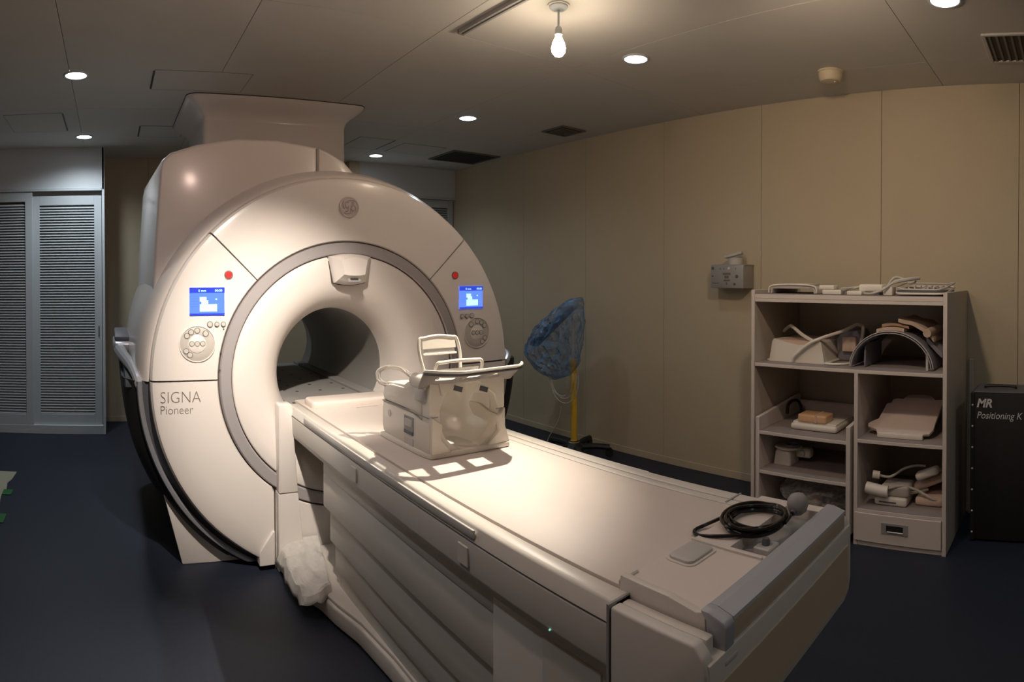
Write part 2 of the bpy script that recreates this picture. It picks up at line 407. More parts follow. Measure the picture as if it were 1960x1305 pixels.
# pendant bulb
bxx, byy, bz = BULB
t = thing('hanging_bulb', 'bare glowing reflector bulb on a short stem under a round canopy', 'lamp', (bxx, byy, H))
ob('canopy', lathe(B(), [(0, 0), (.042, 0), (.042, -.012), (.034, -.020), (.020, -.024), (0, -.024)], (bxx, byy, H), 'z', 28), 'bulk', t)
ob('mount', lathe(B(), [(.020, 0), (.05, 0), (.05, -.006), (.02, -.006)], (bxx, byy, H), 'z', 28, closedprof=True), 'ceil', t)
ob('stem', tube(B(), [(bxx, byy, H-.02), (bxx, byy, H-.105)], .005), 'bulk', t)
ob('socket', lathe(B(), [(0, -.10), (.012, -.10), (.016, -.11), (.017, -.135), (0, -.135)], (bxx, byy, H), 'z', 20), 'bulk', t)
gb = ob('bulb', lathe(B(), [(0, -.132), (.013, -.135), (.016, -.148), (.028, -.172), (.033, -.195), (.030, -.215), (.018, -.230), (0, -.234)], (bxx, byy, H), 'z', 24), 'glow', t)
t = thing('smoke_detector', 'round ivory detector on the ceiling above the shelf', 'detector', (3.39, 1.41, H))
ob('base', lathe(B(), [(0, 0), (.078, 0), (.080, -.004), (.080, -.012), (0, -.012)], (3.39, 1.41, H), 'z', 32), 'ivory', t)
ob('body', lathe(B(), [(0, -.012), (.074, -.012), (.070, -.045), (.058, -.062), (.030, -.068), (0, -.068)], (3.39, 1.41, H), 'z', 32), 'ivory', t)
ob('led', lathe(B(), [(0, -.068), (.008, -.069), (.006, -.076), (0, -.078)], (3.375, 1.375, H+.002), 'z', 12), 'lgrey', t)
# ------------------------------------------------------------------ MRI scanner
GX, GZ = 1.235, .98
g = thing('mri_scanner', 'large white MRI scanner with a round bore, blue screens and SIGNA Pioneer lettering', 'scanner', (GX, 3.8, 0))
D = math.radians
PR = [(.702, 3.075), (.702, 3.012), (.707, 3.004), (.80, 3.000), (.92, 3.000), (1.01, 3.001), (1.030, 3.007), (1.040, 3.022), (1.043, 3.075)]
def panel(name, a0, a1, rin=None, n=40):
    def rf(r, t):
        if rin is None: return r
        ri = max(.702, rin/abs(math.cos(t)) if abs(math.cos(t)) > 1e-3 else 9)
        return ri + (r-.702)*(1.043-ri)/(1.043-.702)
    return ob(name, lathe(B(), PR, (GX, 0, GZ), 'y', n, D(a0), D(a1), True, rf, .03), 'face', g, ang=30)
panel('top_panel', 45.25, 134.75, n=56)
pl = panel('control_panel', 135.25, 179.75)
pr_ = panel('control_panel', .25, 44.75)
ll = panel('lower_panel', 180.35, 246.0, .413)
panel('lower_panel', -66.0, -.35, .413)
ob('seam_backing', lathe(B(), [(.70, 3.035), (1.030, 3.035), (1.030, 3.08), (.70, 3.08)], (GX, 0, GZ), 'y', 96, closedprof=True, zmin=.02), 'seam', g)
# centre cover below the ring
pts = [(GX-.405, .03)] + [(GX+.702*math.cos(D(a)), GZ+.702*math.sin(D(a))) for a in range(235, 306, 5)] + [(GX+.405, .03)]
ob('centre_cover', prism(B(), pts, 'y', 3.0, 3.09, .004, 1), 'face', g)
# ring
ob('ring', lathe(B(), [(.634, 3.045), (.634, 3.004), (.640, 2.996), (.688, 2.996), (.695, 3.006), (.695, 3.06)], (GX, 0, GZ), 'y', 128), 'ring', g)
ob('ring_seam', lathe(B(), [(.622, 3.02), (.640, 3.02), (.64, 3.06), (.622, 3.06)], (GX, 0, GZ), 'y', 96, closedprof=True), 'seam', g)
ob('ring_seam', lathe(B(), [(.692, 3.016), (.706, 3.016), (.706, 3.06), (.692, 3.06)], (GX, 0, GZ), 'y', 96, closedprof=True), 'seam', g)
# funnel and bore
ob('funnel', lathe(B(), [(.628, 3.035), (.628, 3.008), (.620, 3.003), (.56, 3.008), (.50, 3.018), (.455, 3.034), (.415, 3.062), (.380, 3.105), (.354, 3.165), (.340, 3.24), (.335, 3.33)], (GX, 0, GZ), 'y', 128), 'flare', g, ang=60)
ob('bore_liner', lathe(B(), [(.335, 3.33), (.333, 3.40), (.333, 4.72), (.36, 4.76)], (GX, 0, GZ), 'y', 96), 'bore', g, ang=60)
z0 = .797
fl = [(GX+.333*math.cos(D(a)), GZ+.333*math.sin(D(a))) for a in range(215, 326, 5)]
fl = [(GX-math.sqrt(.333**2-(GZ-z0)**2), z0)] + fl + [(GX+math.sqrt(.333**2-(GZ-z0)**2), z0)]
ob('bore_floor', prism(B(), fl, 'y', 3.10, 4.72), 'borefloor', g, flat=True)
for s in (-1, 1):
    x0 = GX+s*.215; x1 = GX+s*.285
    ob('bore_rail', bx(B(), min(x0, x1), max(x0, x1), 3.12, 4.7, z0, z0+.016, .003, 1), 'borefloor', g)
first = None
for x, y0, n in ((1.262, 3.33, 7), (1.112, 3.33, 7), (1.412, 3.33, 6)):
    for k in range(n):
        if first is None:
            first = ob('screw_hole', lathe(B(), [(0, .001), (.011, .001), (.011, 0), (0, 0)], (x, y0, z0), 'z', 12), 'vent', g); fx, fy = x, y0
        else: dup(first, g, (x-fx, y0+.205*k-fy, 0))
# outer rim, barrel
ob('rim', lathe(B(), [(1.030, 3.075), (1.047, 3.062), (1.056, 3.066), (1.075, 3.10), (1.098, 3.16), (1.112, 3.26), (1.118, 3.40)], (GX, 0, GZ), 'y', 120, D(-.5), D(180.5)), 'white', g, ang=50)
ob('barrel', lathe(B(), [(1.118, 3.40), (1.130, 3.7), (1.135, 4.2), (1.12, 4.6), (1.06, 4.72), (.345, 4.74)], (GX, 0, GZ), 'y', 110, D(-8), D(188)), 'white', g, ang=40)
# hood (magnet shoulder) with its seam
hp = [(.222, 1.35), (.232, 1.62), (.262, 2.05), (.275, 2.11), (.32, 2.15), (.46, 2.195), (.68, 2.234), (.90, 2.236), (1.128, 2.211), (1.20, 2.188), (1.29, 2.140), (1.36, 2.070), (1.46, 1.95), (1.55, 1.75), (1.5, 1.35)]
hp1 = [p for p in hp if p[0] <= 1.128 and p[1] > 1.36 or p == hp[0]] + [(1.128, 1.35)]
hb = prism(B(), hp1, 'y', 3.2, 4.25)
for v in hb.verts:            # plan tapers a little towards the back on the left side
    k = (v.co.y-3.2)/1.05
    if v.co.x < .5: v.co.x -= .032*k
bmesh.ops.bevel(hb, geom=[e for e in hb.edges if all(abs(v.co.y-3.2) < 1e-4 for v in e.verts) and max(v.co.z for v in e.verts) > 1.5], offset=.016, segments=4, affect='EDGES', profile=.5)
ob('hood', hb, 'white', g)
hp2 = [(1.136, 1.35), (1.136, 2.208), (1.20, 2.186), (1.29, 2.140), (1.36, 2.070), (1.46, 1.95), (1.55, 1.75), (1.5, 1.35)]
hb = prism(B(), hp2, 'y', 3.2, 4.25)
bmesh.ops.bevel(hb, geom=[e for e in hb.edges if all(abs(v.co.y-3.2) < 1e-4 for v in e.verts) and max(v.co.z for v in e.verts) > 1.5], offset=.012, segments=3, affect='EDGES', profile=.5)
ob('hood_end', hb, 'white', g)
ob('hood_seam', bx(B(), 1.126, 1.138, 3.204, 4.2, 1.5, 2.200), 'mgrey', g)
# side pod below the hood on the left, seen as a grey bulge
sp = [(3.22, 1.36), (4.25, 1.36), (4.25, .98), (3.16, .98), (3.17, 1.2)]
# column to the ceiling with flared collar
def rrect(x0, x1, y0, y1, r, z, n=5):
    out = []
    for cx, cy, a in ((x1-r, y1-r, 0), (x0+r, y1-r, 90), (x0+r, y0+r, 180), (x1-r, y0+r, 270)):
        for k in range(n+1):
            t = D(a+90*k/n); out.append((cx+r*math.cos(t), cy+r*math.sin(t), z))
    return out
def loft(bm, secs, cap=True):
    R_ = [[bm.verts.new(p) for p in s] for s in secs]
    for a, b in zip(R_, R_[1:]):
        for k in range(len(a)): bm.faces.new((a[k], a[(k+1) % len(a)], b[(k+1) % len(a)], b[k]))
    if cap: bm.faces.new(R_[0][::-1]); bm.faces.new(R_[-1])
    bmesh.ops.recalc_face_normals(bm, faces=bm.faces); return bm
cx0, cx1, cy0, cy1 = .645, 1.690, 4.17, 4.95
ob('ceiling_column', loft(B(), [rrect(cx0, cx1, cy0, cy1, .03, z) for z in (1.9, 2.575)]), 'white', g)
secs = []
for z, d in ((2.575, .001), (2.595, .004), (2.62, .016), (2.645, .040), (2.668, .075), (2.69, .104), (2.706, .119), (2.719, .125)):
    secs.append(rrect(cx0-d, cx1+d, cy0-d, cy1+d, .03+d*.35, z))
ob('column_collar', loft(B(), secs), 'white', g, ang=60)
ob('collar_gasket', loft(B(), [rrect(cx0-.128, cx1+.128, cy0-.128, cy1+.128, .078, z) for z in (2.719, 2.7245)]), 'seam', g)
# lower shell: silver lip, dark gap, black outer skin
for a0, a1, ox in ((180.5, 247.5, 0), (-67.5, -.5, .062)):
    ob('shell_lip', lathe(B(), [(1.078, 3.12), (1.078, 3.078), (1.086, 3.070), (1.100, 3.072), (1.106, 3.084), (1.104, 3.12)], (GX, 0, GZ), 'y', 48, D(a0), D(a1), True, None, .02), 'silver', g)
    ob('shell_gap', lathe(B(), [(1.036, 3.07), (1.082, 3.10), (1.082, 3.14), (1.036, 3.14)], (GX, 0, GZ), 'y', 48, D(a0), D(a1), True, None, .02), 'dgrey', g)
    ob('black_shell', lathe(B(), [(1.10, 3.10), (1.120, 3.11), (1.165, 3.19), (1.178, 3.28), (1.182, 3.6), (1.182, 4.55), (1.12, 4.62), (1.04-ox, 4.6), (1.04-ox, 3.14)], (GX+ox, 0, GZ), 'y', 48, D(a0), D(a1), True, None, .012), 'black', g)
# side ledges: the lip runs back along the body and flares into a rounded tab
for s, q in ((-1, 0), (1, .06)):
    pts = smooth([(GX+s*1.092, 3.09, .94), (GX+s*(1.105+q), 3.16, .985), (GX+s*(1.125+q), 3.32, 1.015), (GX+s*(1.165+q), 3.55, 1.045), (GX+s*(1.185+q), 3.75, 1.06)], 5)
    b = B(); tube(b, pts, [.018+.020*i/(len(pts)-1) for i in range(len(pts))], 10); ob('side_rail', b, 'silver', g)
    xa, xb = sorted((GX+s*1.10, GX+s*1.222))
    ob('side_tab', bx(B(), xa, xb, 3.70, 4.12, 1.035, 1.105, .02, 3), 'silver', g)
    ob('tab_cushion', bx(B(), xa+.01, xb-.012, 3.74, 4.40, 1.105, 1.135, .012, 2), 'dgrey', g)
    ob('ledge_skirt', prism(B(), [(3.12, .93), (3.16, .965), (3.32, .99), (3.72, 1.035), (4.5, 1.035), (4.5, .93)], 'x', min(GX+s*1.03, GX+s*1.165), max(GX+s*1.03, GX+s*1.165), .006, 1), 'black', g)
# plinth
for s in (-1, 1):
    P = [(GX-.985, .44), (GX-.87, .0), (GX-.30, .0), (GX-.30, .44)]
    if s > 0: P = [(2*GX-x, z) for x, z in P]
    ob('plinth', prism(B(), P, 'y', 3.145, 4.5, .008, 2), 'face', g)

# docking posts in front of the funnel
for s in (-1, 1):
    P = [(.402, .40), (.402, .842), (.396, .852), (.338, .852), (.328, .84), (.322, .70), (.300, .40)]
    P = [(GX+s*a, z) for a, z in P]
    ob('docking_post', prism(B(), P, 'y', 2.955, 3.03, .006, 2), 'face', g)
    ob('post_base', prism(B(), [(GX+s*.402, .0), (GX+s*.402, .398), (GX+s*.30, .398), (GX+s*.255, .0)], 'y', 2.960, 3.03, .004, 1), 'face', g)
    ob('toe', prism(B(), [(GX+s*.415, .03), (GX+s*.415, .20), (GX+s*.425, .20), (GX+s*.495, .10), (GX+s*.495, .03)], 'y', 2.985, 3.05, .003, 1), 'face', g)
# red stops, screens, keys
def disc(x, z, r, y0, y1, n=24): return lathe(B(), [(0, y0), (r*.9, y0), (r, y0+(y1-y0)*.4), (r, y1)], (x, 0, z), 'y', n)
for s, px_, pz_ in ((-1, .588, 1.505), (1, 1.897, 1.500)):
    o = ob('stop_button', disc(px_, pz_, .0185, 2.992, 3.004), 'red', g, label='round red stop button')
    ob('button_rim', lathe(B(), [(.0185, 3.004), (.0185, 2.996), (.0225, 2.996), (.0225, 3.004)], (px_, 0, pz_), 'y', 24, closedprof=True), 'bezel', o)
def screen(cx, cz, ww, hh):
    s = ob('screen', bx(B(), cx-ww/2, cx+ww/2, 2.995, 3.006, cz-hh/2, cz+hh/2, .002, 1), 'scr', g, label='lit blue control screen')
    y = 2.994
    ob('header_bar', bx(B(), cx-ww/2, cx+ww/2, y-.0004, y+.002, cz+hh/2-.026, cz+hh/2), 'scrd', s, flat=True)
    ob('footer_bar', bx(B(), cx-ww/2, cx+ww/2, y-.0004, y+.002, cz-hh/2, cz-hh/2+.010), 'scrd', s, flat=True)
    b = B(); bx(b, cx-ww*.21, cx-ww*.02, y-.0006, y+.002, cz+.000, cz+.022); bx(b, cx-ww*.16, cx+ww*.03, y-.0006, y+.002, cz-.012, cz+.006)
    bx(b, cx-ww*.21, cx+ww*.28, y-.0006, y+.002, cz-hh*.36, cz-hh*.10); bx(b, cx+ww*.24, cx+ww*.28, y-.0006, y+.002, cz+.008, cz+.014)
    ob('pictogram', b, 'scrl', s, flat=True, kind='stuff')
    b = B()
    for k in range(6): bx(b, cx-ww*.48, cx-ww*.24, y-.0005, y+.002, cz+.040-.013*k, cz+.0412-.013*k)
    ob('scale_lines', b, 'scrline', s, flat=True, kind='stuff')
    text('reading', '0 mm', .017, 'scrl', (cx-ww*.25, y-.0015, cz+hh/2-.021), (PI/2, 0, 0), s, .0002)
    text('clock', '00:00', .017, 'scrl', (cx+ww*.22, y-.0015, cz+hh/2-.021), (PI/2, 0, 0), s, .0002)
screen(.478, 1.374, .176, .138)
screen(2.008, 1.370, .165, .132)
def key(x, z, r, parent, y=2.998):
    k = ob('key', disc(x, z, r, y-.005, y+.004, 18), 'button', parent)
    ob('key_rim', lathe(B(), [(r, y+.002), (r, y-.003), (r*1.22, y-.003), (r*1.22, y+.002)], (x, 0, z), 'y', 18, closedprof=True), 'bezel', k)
for x, z, r in ((.492, 1.260, .0125), (.527, 1.260, .0105), (.560, 1.260, .0105)): key(x, z, r, g)
for x, z, r in ((1.945, 1.261, .0105), (1.977, 1.261, .0105), (2.013, 1.261, .0125)): key(x, z, r, g)
def dial(cx, cz, m):
    d = ob('key_dial', lathe(B(), [(.047, 2.9965), (.082, 2.9965), (.088, 3.0005)], (cx, 0, cz), 'y', 48), 'dial', g, label='round key pad with a darker ring')
    ob('hub', disc(cx, cz, .046, 2.9955, 3.002, 36), 'face', d)
    ob('edge', lathe(B(), [(.086, 3.004), (.087, 2.994), (.091, 2.994), (.0925, 3.004)], (cx, 0, cz), 'y', 48, closedprof=True), 'face', d)
    for a in (90, 118, 142, 212, 236): key(cx+m*.066*math.cos(D(a)), cz+.066*math.sin(D(a)), .0125, d)
    key(cx+m*.066*math.cos(D(50)), cz+.066*math.sin(D(50)), .0135, d)
    for k in (-1, 0, 1): key(cx+k*.0275, cz, .0115, d)
dial(.428, 1.164, 1); dial(2.050, 1.160, -1)
for x, z in ((.562, 1.235), (.548, 1.12), (.541, 1.03)): ob('rivet', lathe(B(), [(0, 2.999), (.0035, 2.999), (.0035, 3.004)], (x, 0, z), 'y', 8), 'seam', g)
# camera pod under the ring at the top
P = [(GX-.118, 1.600), (GX-.055, 1.612), (GX, 1.615), (GX+.055, 1.612), (GX+.118, 1.600), (GX+.088, 1.462), (GX+.04, 1.452), (GX, 1.450), (GX-.04, 1.452), (GX-.088, 1.462)]
Q = [(GX-.118, 1.600), (GX-.055, 1.612), (GX, 1.615), (GX+.055, 1.612), (GX+.118, 1.600), (GX+.058, 1.505), (GX+.03, 1.500), (GX, 1.499), (GX-.03, 1.500), (GX-.058, 1.505)]
b = B(); secs = []
for y, k in ((3.03, 0), (3.000, 0), (2.975, .06), (2.955, .45), (2.925, .92), (2.918, 1)):
    s = []
    for (x, z), (x2, z2) in zip(P, Q):
        xx = x+(x2-x)*k; zz = z+(z2-z)*k
        if z > 1.59: zz = z-.020*k; xx = GX+(x-GX)*(1-.38*k)
        s.append((xx, y, zz))
    secs.append(s)
pod = ob('camera_pod', loft(b, secs), 'face', g, ang=40)
ob('pod_outline', prism(B(), [(GX+(x-GX)*1.045, 1.53+(z-1.53)*1.04) for x, z in P], 'y', 3.004, 3.035), 'seam', g)
b = B(); R = Matrix.Translation((GX+.004, 2.9385, 1.4775)) @ Matrix.Rotation(D(-38), 4, 'X')
bx(b, -.036, .036, -.003, .003, -.016, .016, .002, 1, R=R); ob('sensor_window', b, 'mgrey', pod)
b = B(); bx(b, -.022, .022, -.006, -.002, -.005, .007, .001, 1, R=R); ob('sensor_slot', b, 'vent', pod)
# round emblem
em = ob('emblem', lathe(B(), [(0, 2.992), (.046, 2.993), (.050, 2.989), (.055, 2.991), (.057, 3.002)], (GX, 0, 1.862), 'y', 48), 'badge', g, label='round metallic emblem')
b = B()
for k in range(4):
    a = D(45+90*k); pts = [(GX+(.044-.002*i)*math.cos(a+i*.16), 2.991, 1.862+(.044-.002*i)*math.sin(a+i*.16)) for i in range(8)]
    tube(b, pts, .0022, 6)
pts = smooth([(GX-.004, 2.991, 1.884), (GX-.019, 2.991, 1.888), (GX-.023, 2.991, 1.868), (GX-.012, 2.991, 1.856), (GX-.004, 2.991, 1.868), (GX-.010, 2.991, 1.842), (GX-.022, 2.991, 1.838)], 5); tube(b, pts, .0026, 6)
pts = smooth([(GX+.006, 2.991, 1.840), (GX+.012, 2.991, 1.880), (GX+.022, 2.991, 1.886), (GX+.020, 2.991, 1.870), (GX+.010, 2.991, 1.858), (GX+.020, 2.991, 1.842), (GX+.028, 2.991, 1.848)], 5); tube(b, pts, .0026, 6)
ob('monogram', b, 'badged', em)
text('lettering', 'SIGNA', .083, 'print', (.240, 2.9995, .873), (PI/2, 0, 0), g, .0006, sx=.86, thin=-.0016)
text('lettering', 'Pioneer', .062, 'print', (.240, 2.9995, .818), (PI/2, 0, 0), g, .0006, sx=.86, thin=-.0010)
# small bolt on the left of the hood
ob('bolt', lathe(B(), [(0, -.006), (.01, -.006), (.012, 0)], (.205, 3.18, 1.26), 'y', 12), 'lgrey', g)

# ------------------------------------------------------------------ patient table
t = thing('patient_table', 'long white patient table docked to the scanner with stepped side covers', 'table', (1.255, 1.9, 0))
T = .835
ob('cradle', bx(B(), .968, 1.502, .86, 3.12, T-.07, T+.001, .004, 2), 'mat', t)
ob('cradle_core', bx(B(), .955, 1.515, .84, 3.12, T-.10, T-.012), 'seam', t)
for x0, x1 in ((.918, .961), (1.509, 1.546), (1.5495, 1.598)):
    ob('edge_strip', bx(B(), x0, x1, .84, 3.04, T-.05, T-.001, .005, 2), 'table', t)
for x in (1.548,):
    ob('groove', bx(B(), x-.004, x+.004, .86, 3.02, T-.05, T-.008), 'mgrey', t)
def side(m, nm, mk, z0, z1, x0, x1, y0, y1, bev=.004):
    a, b_ = (x0, x1) if m < 0 else (2*1.2575-x1, 2*1.2575-x0)
    return ob(nm, bx(B(), a, b_, y0, y1, z0, z1, bev, 2), mk, t)
for m in (-1, 1):
    # upper cap with sloping outer face
    P = [(.918, T-.002), (.912, T-.006), (.900, .792), (.960, .792), (.960, T-.002)]
    if m > 0: P = [(2*1.2575-x, z) for x, z in P]
    ob('side_cap', prism(B(), P, 'y', .84, 3.035, .002, 1), 'tableside', t)
    P = [(.901, .787), (.906, .700), (.918, .672), (.960, .668), (.960, .787)]
    if m > 0: P = [(2*1.2575-x, z) for x, z in P]
    ob('side_band', prism(B(), P, 'y', .84, 3.045, .003, 2), 'tableside', t)
    side(m, 'seam_line', 'seam', .784, .795, .908, .95, .84, 3.03, 0)
    side(m, 'lower_rail', 'tableside', .605, .666, .940, .99, 1.30, 2.60, .008)
    side(m, 'guide_rail', 'railp', .803, .827, .896, .904, 1.33, 2.75, .003)
for y0 in (2.12, 1.36):    # small recessed clips on the side band
    ob('clip', bx(B(), .898, .906, y0, y0+.05, .715, .77, .002, 1), 'table', t)
ob('arm_underside', bx(B(), .95, 1.56, 2.58, 3.0, .655, .70, .01, 2), 'tableside', t)
# telescoping covers, narrowing downwards
for i, (z0, z1, ins, yb, ya) in enumerate(((.452, .606, .945, 2.63, 1.00), (.300, .450, .968, 2.605, 1.06), (.172, .298, .988, 2.590, 1.12), (.055, .170, 1.004, 2.580, 1.18))):
    P = [(ins, yb-.02), (ins, ya+.06), (ins+.06, ya), (2*1.2575-ins-.06, ya), (2*1.2575-ins, ya+.06), (2*1.2575-ins, yb-.02), (2*1.2575-ins-.02, yb), (ins+.02, yb)]
    ob('telescoping_cover', prism(B(), P, 'z', z0, z1, .005, 2), 'tableside', t)
ob('cover_core', bx(B(), 1.02, 1.495, 1.2, 2.55, .03, .66), 'mgrey', t)
# foot plate with waisted outline
P = [(.835, 2.98), (.86, 2.66), (.905, 2.55), (.925, 2.42), (.965, 2.25), (.985, 2.0), (.985, 1.3), (1.53, 1.3), (1.53, 2.0), (1.55, 2.25), (1.59, 2.42), (1.64, 2.6), (1.66, 2.98)]
ob('foot_plate', prism(B(), P, 'z', .008, .085, .012, 3), 'table', t)
P = [(x+(.012 if x < 1.25 else -.012), y) for x, y in P]
ob('foot_plate_lid', prism(B(), P, 'z', .085, .10, .004, 2), 'table', t)
ob('foot_seal', bx(B(), 1.0, 1.52, 1.32, 2.5, 0, .02), 'seam', t)
# foot end: deep side shells with rounded corner and raked underside, recessed end faces, silver bar
E = .848
prof = [(.838, .832), (.838, .604), (.66, .604), (.625, .612), (.609, .632), (.604, .66), (.604, .785), (.612, .812), (.632, .832)]
for m in (-1, 1):
    a, b_ = (.895, .925) if m < 0 else (1.588, 1.618)
    ob('end_shell', prism(B(), prof, 'x', a, b_, .006, 3), 'tableside', t)
    a, b_ = (.927, .953) if m < 0 else (1.562, 1.588)
    ob('end_shell_top', bx(B(), a, b_, .625, .838, .64, .829, .006, 2), 'table', t)
ob('end_border', prism(B(), [(.903, .80), (.903, .65), (.915, .620), (.945, .604), (1.568, .604), (1.600, .620), (1.614, .65), (1.614, .80)], 'y', .602, .85, .004, 2), 'tableside', t)
ob('end_face', prism(B(), [(.926, .754), (.926, .660), (.936, .636), (.960, .622), (1.552, .622), (1.578, .636), (1.588, .662), (1.588, .754)], 'y', .599, .64, .002, 1), 'tan', t)
ob('end_step', bx(B(), .930, 1.586, .612, .70, .756, .796, .003, 2), 'tanl', t)
ob('cradle_end_face', bx(B(), .975, 1.583, .609, .64, .796, E-.002, .003, 2), 'tan', t)
px0, px1, py0, py1 = 1.245, 1.545, .672, .772
for a in ((.975, 1.583, .640, py0), (.975, 1.583, py1, .872), (.975, px0, py0, py1), (px1, 1.583, py0, py1)):
    ob('cradle_end', bx(B(), *a, .796, E), 'mat', t, flat=True)
ob('pocket_floor', bx(B(), px0, px1, py0, py1, .796, .822), 'mgrey', t)
pk = B(); bx(pk, px0-.05, px0-.002, .774, .780, E-.002, E+.006, .002, 1); bx(pk, px0-.05, px0-.002, .780, .880, E-.002, E+.001)
ob('tray_lip', bx(B(), 1.222, 1.229, .672, .872, E-.002, E+.007, .002, 1), 'table', t); pk.free()
ob('end_bar', prism(B(), [(.663, E+.008), (.660, E+.012), (.640, E+.012), (.606, E+.002), (.604, E-.004), (.610, E-.008), (.663, E-.008)], 'x', .990, 1.578), 'barsilver', t, flat=True, label='silver bar across the end of the table')
ob('end_bar_cap', prism(B(), [(.662, E+.013), (.642, E+.013), (.608, E+.003), (.602, E-.006), (.604, .79), (.610, .784), (.646, .784), (.648, E-.004)], 'x', .957, .990, .003, 2), 'barsilver', t)
ob('cap_foot', bx(B(), .954, 1.000, .600, .675, .772, .784, .004, 2), 'lgrey', t)
ob('edge_slot', bx(B(), .926, .930, .606, .612, .66, .775), 'seam', t)
P = [(.868, E+.016), (.74, E+.014), (.700, E+.008), (.672, E+.004), (.650, E+.012), (.648, .790), (.872, .790)]
fb = prism(B(), P, 'x', .958, .978, .003, 2)
ob('scoop_flap', fb, 'table', t)
ob('flap_end', bx(B(), .958, 1.02, .866, .874, .80, E+.006, .003, 1), 'table', t)
# release pad, connector, seams
def rpoly(x0, x1, y0, y1, r, n=4): return [(p[0], p[1]) for p in rrect(x0, x1, y0, y1, r, 0, n)]
ob('pad_rim', prism(B(), rpoly(1.103, 1.217, .785, .868, .020), 'z', E-.002, E+.003, .001, 1), 'table', t)
ob('release_pad', prism(B(), rpoly(1.110, 1.210, .792, .861, .016), 'z', E, E+.009, .004, 2), 'lgrey', t)
ob('latch', bx(B(), 1.29, 1.345, .690, .735, .822, .840, .003, 1), 'lgrey', t)
ob('cable_socket', lathe(B(), [(0, .020), (.008, .020), (.010, .014), (.010, 0)], (1.315, .712, .836), 'z', 12), 'dgrey', t)
for x0, x1, y in ((1.515, 1.60, .955), (1.584, 1.60, .865)):
    ob('cross_seam', bx(B(), x0, x1, y-.003, y+.003, T-.02, T+.0012), 'mgrey', t)
ob('cross_seam', bx(B(), .893, .962, .840, .846, .60, T+.0005), 'mgrey', t)
for m in (-1, 1):
    side(m, 'lower_panel', 'tableside', .06, .664, .938, .985, .862, 1.30, .006)
# head end ridge
P = rpoly(.985, 1.488, 2.86, 3.02, .03)
ob('head_ridge', prism(B(), P, 'z', T-.01, T+.036, .014, 3), 'mat', t)
ob('slot', bx(B(), 1.20, 1.32, 2.82, 2.826, T-.004, T+.0015), 'mgrey', t)
b = B(); prism(b, rpoly(1.03, 1.24, 2.285, 2.36, .034), 'z', T-.004, T+.003, .001, 1); ob('shallow_rib', b, 'mat', t)
ob('led', lathe(B(), [(0, -.002), (.002, -.001), (.002, .002)], (.903, 1.032, .70), 'x', 10), 'dot', t)
ob('access_lid', bx(B(), .934, .939, .90, 1.095, .36, .648, .002, 1), 'table', t)

# ------------------------------------------------------------------ head coil on the table
X0, X1, Y0, Y1 = 1.082, 1.430, 1.885, 2.30
t = thing('head_coil', 'white head coil with open round front and mirror visor on the table', 'coil', (1.256, 2.08, T+.0015))
zb = T+.0015
# base tray
P = [(1.076, 2.28), (1.082, 1.96), (1.092, 1.892), (1.436, 1.878), (1.446, 1.89), (1.42, 2.28)]
ob('base_tray', prism(B(), P, 'z', zb, zb+.020, .005, 2), 'coil', t)
# housing side walls, lower shell
cxx, czz, rr = 1.268, .984, .134
def front_frame(y0, y1, xl, xr, zt, zbm, m, nm, parent, bev=.003):
    n = 40; bm = B(); outer, inner = [], []
    ang_ = sorted([2*PI*k/n - PI for k in range(n)] + [math.atan2(z-czz, x-cxx) for x in (xl, xr) for z in (zbm, zt)]); n = len(ang_)
    for a in ang_:
        ca, sa = math.cos(a), math.sin(a)
        # project on the rectangle
        tx = ((xr-cxx) if ca > 0 else (cxx-xl))/max(abs(ca), 1e-6); tz = ((zt-czz) if sa > 0 else (czz-zbm))/max(abs(sa), 1e-6)
        q = min(tx, tz); outer.append((cxx+ca*q, czz+sa*q)); inner.append((cxx+ca*rr, czz+sa*rr))
    V = []
    for y in (y0, y1):
        V.append(([bm.verts.new((x, y, z)) for x, z in outer], [bm.verts.new((x, y, z)) for x, z in inner]))
    (o0, i0), (o1, i1) = V
    for k in range(n):
        l = (k+1) % n
        bm.faces.new((o0[k], o0[l], i0[l], i0[k])); bm.faces.new((o1[k], i1[k], i1[l], o1[l]))
        bm.faces.new((o0[k], o1[k], o1[l], o0[l])); bm.faces.new((i0[k], i0[l], i1[l], i1[k]))
    bmesh.ops.recalc_face_normals(bm, faces=bm.faces)
    return ob(nm, bm, m, parent)
front_frame(1.90, 1.955, 1.094, 1.422, 1.112, zb+.018, 'coil', 'front_frame', t)
# flared feet of the front frame
for s, xa, xb, xc in ((-1, 1.094, 1.180, 1.135), (1, 1.422, 1.336, 1.392)):
    P = [(xa-(.0 if s < 0 else -.022), zb+.018), (xb, zb+.018), (xc, .905), (xc-(.004*s), .96), (xa, .99), (xa, .92)]
    ob('front_foot', prism(B(), P, 'y', 1.884, 1.905, .005, 2), 'coil', t)
ob('inner_tube', lathe(B(), [(.1335, 1.90), (.1345, 1.905), (.137, 1.98), (.134, 2.06), (.118, 2.12), (.07, 2.155), (.02, 2.165)], (cxx, 0, czz), 'y', 40, D(122), D(418)), 'coilc', t, ang=60)
P = [(1.90, zb+.018), (2.262, zb+.018), (2.285, zb+.045), (2.285, .955), (2.27, .985), (2.02, .985), (1.965, .965), (1.90, .965)]
ob('lower_housing', prism(B(), P, 'x', 1.088, 1.118, .006, 2), 'coil', t)
ob('lower_housing', prism(B(), P, 'x', 1.392, 1.420, .006, 2), 'coil', t)
ob('end_housing', bx(B(), 1.092, 1.416, 2.262, 2.288, zb+.02, .99, .008, 2), 'coil', t)
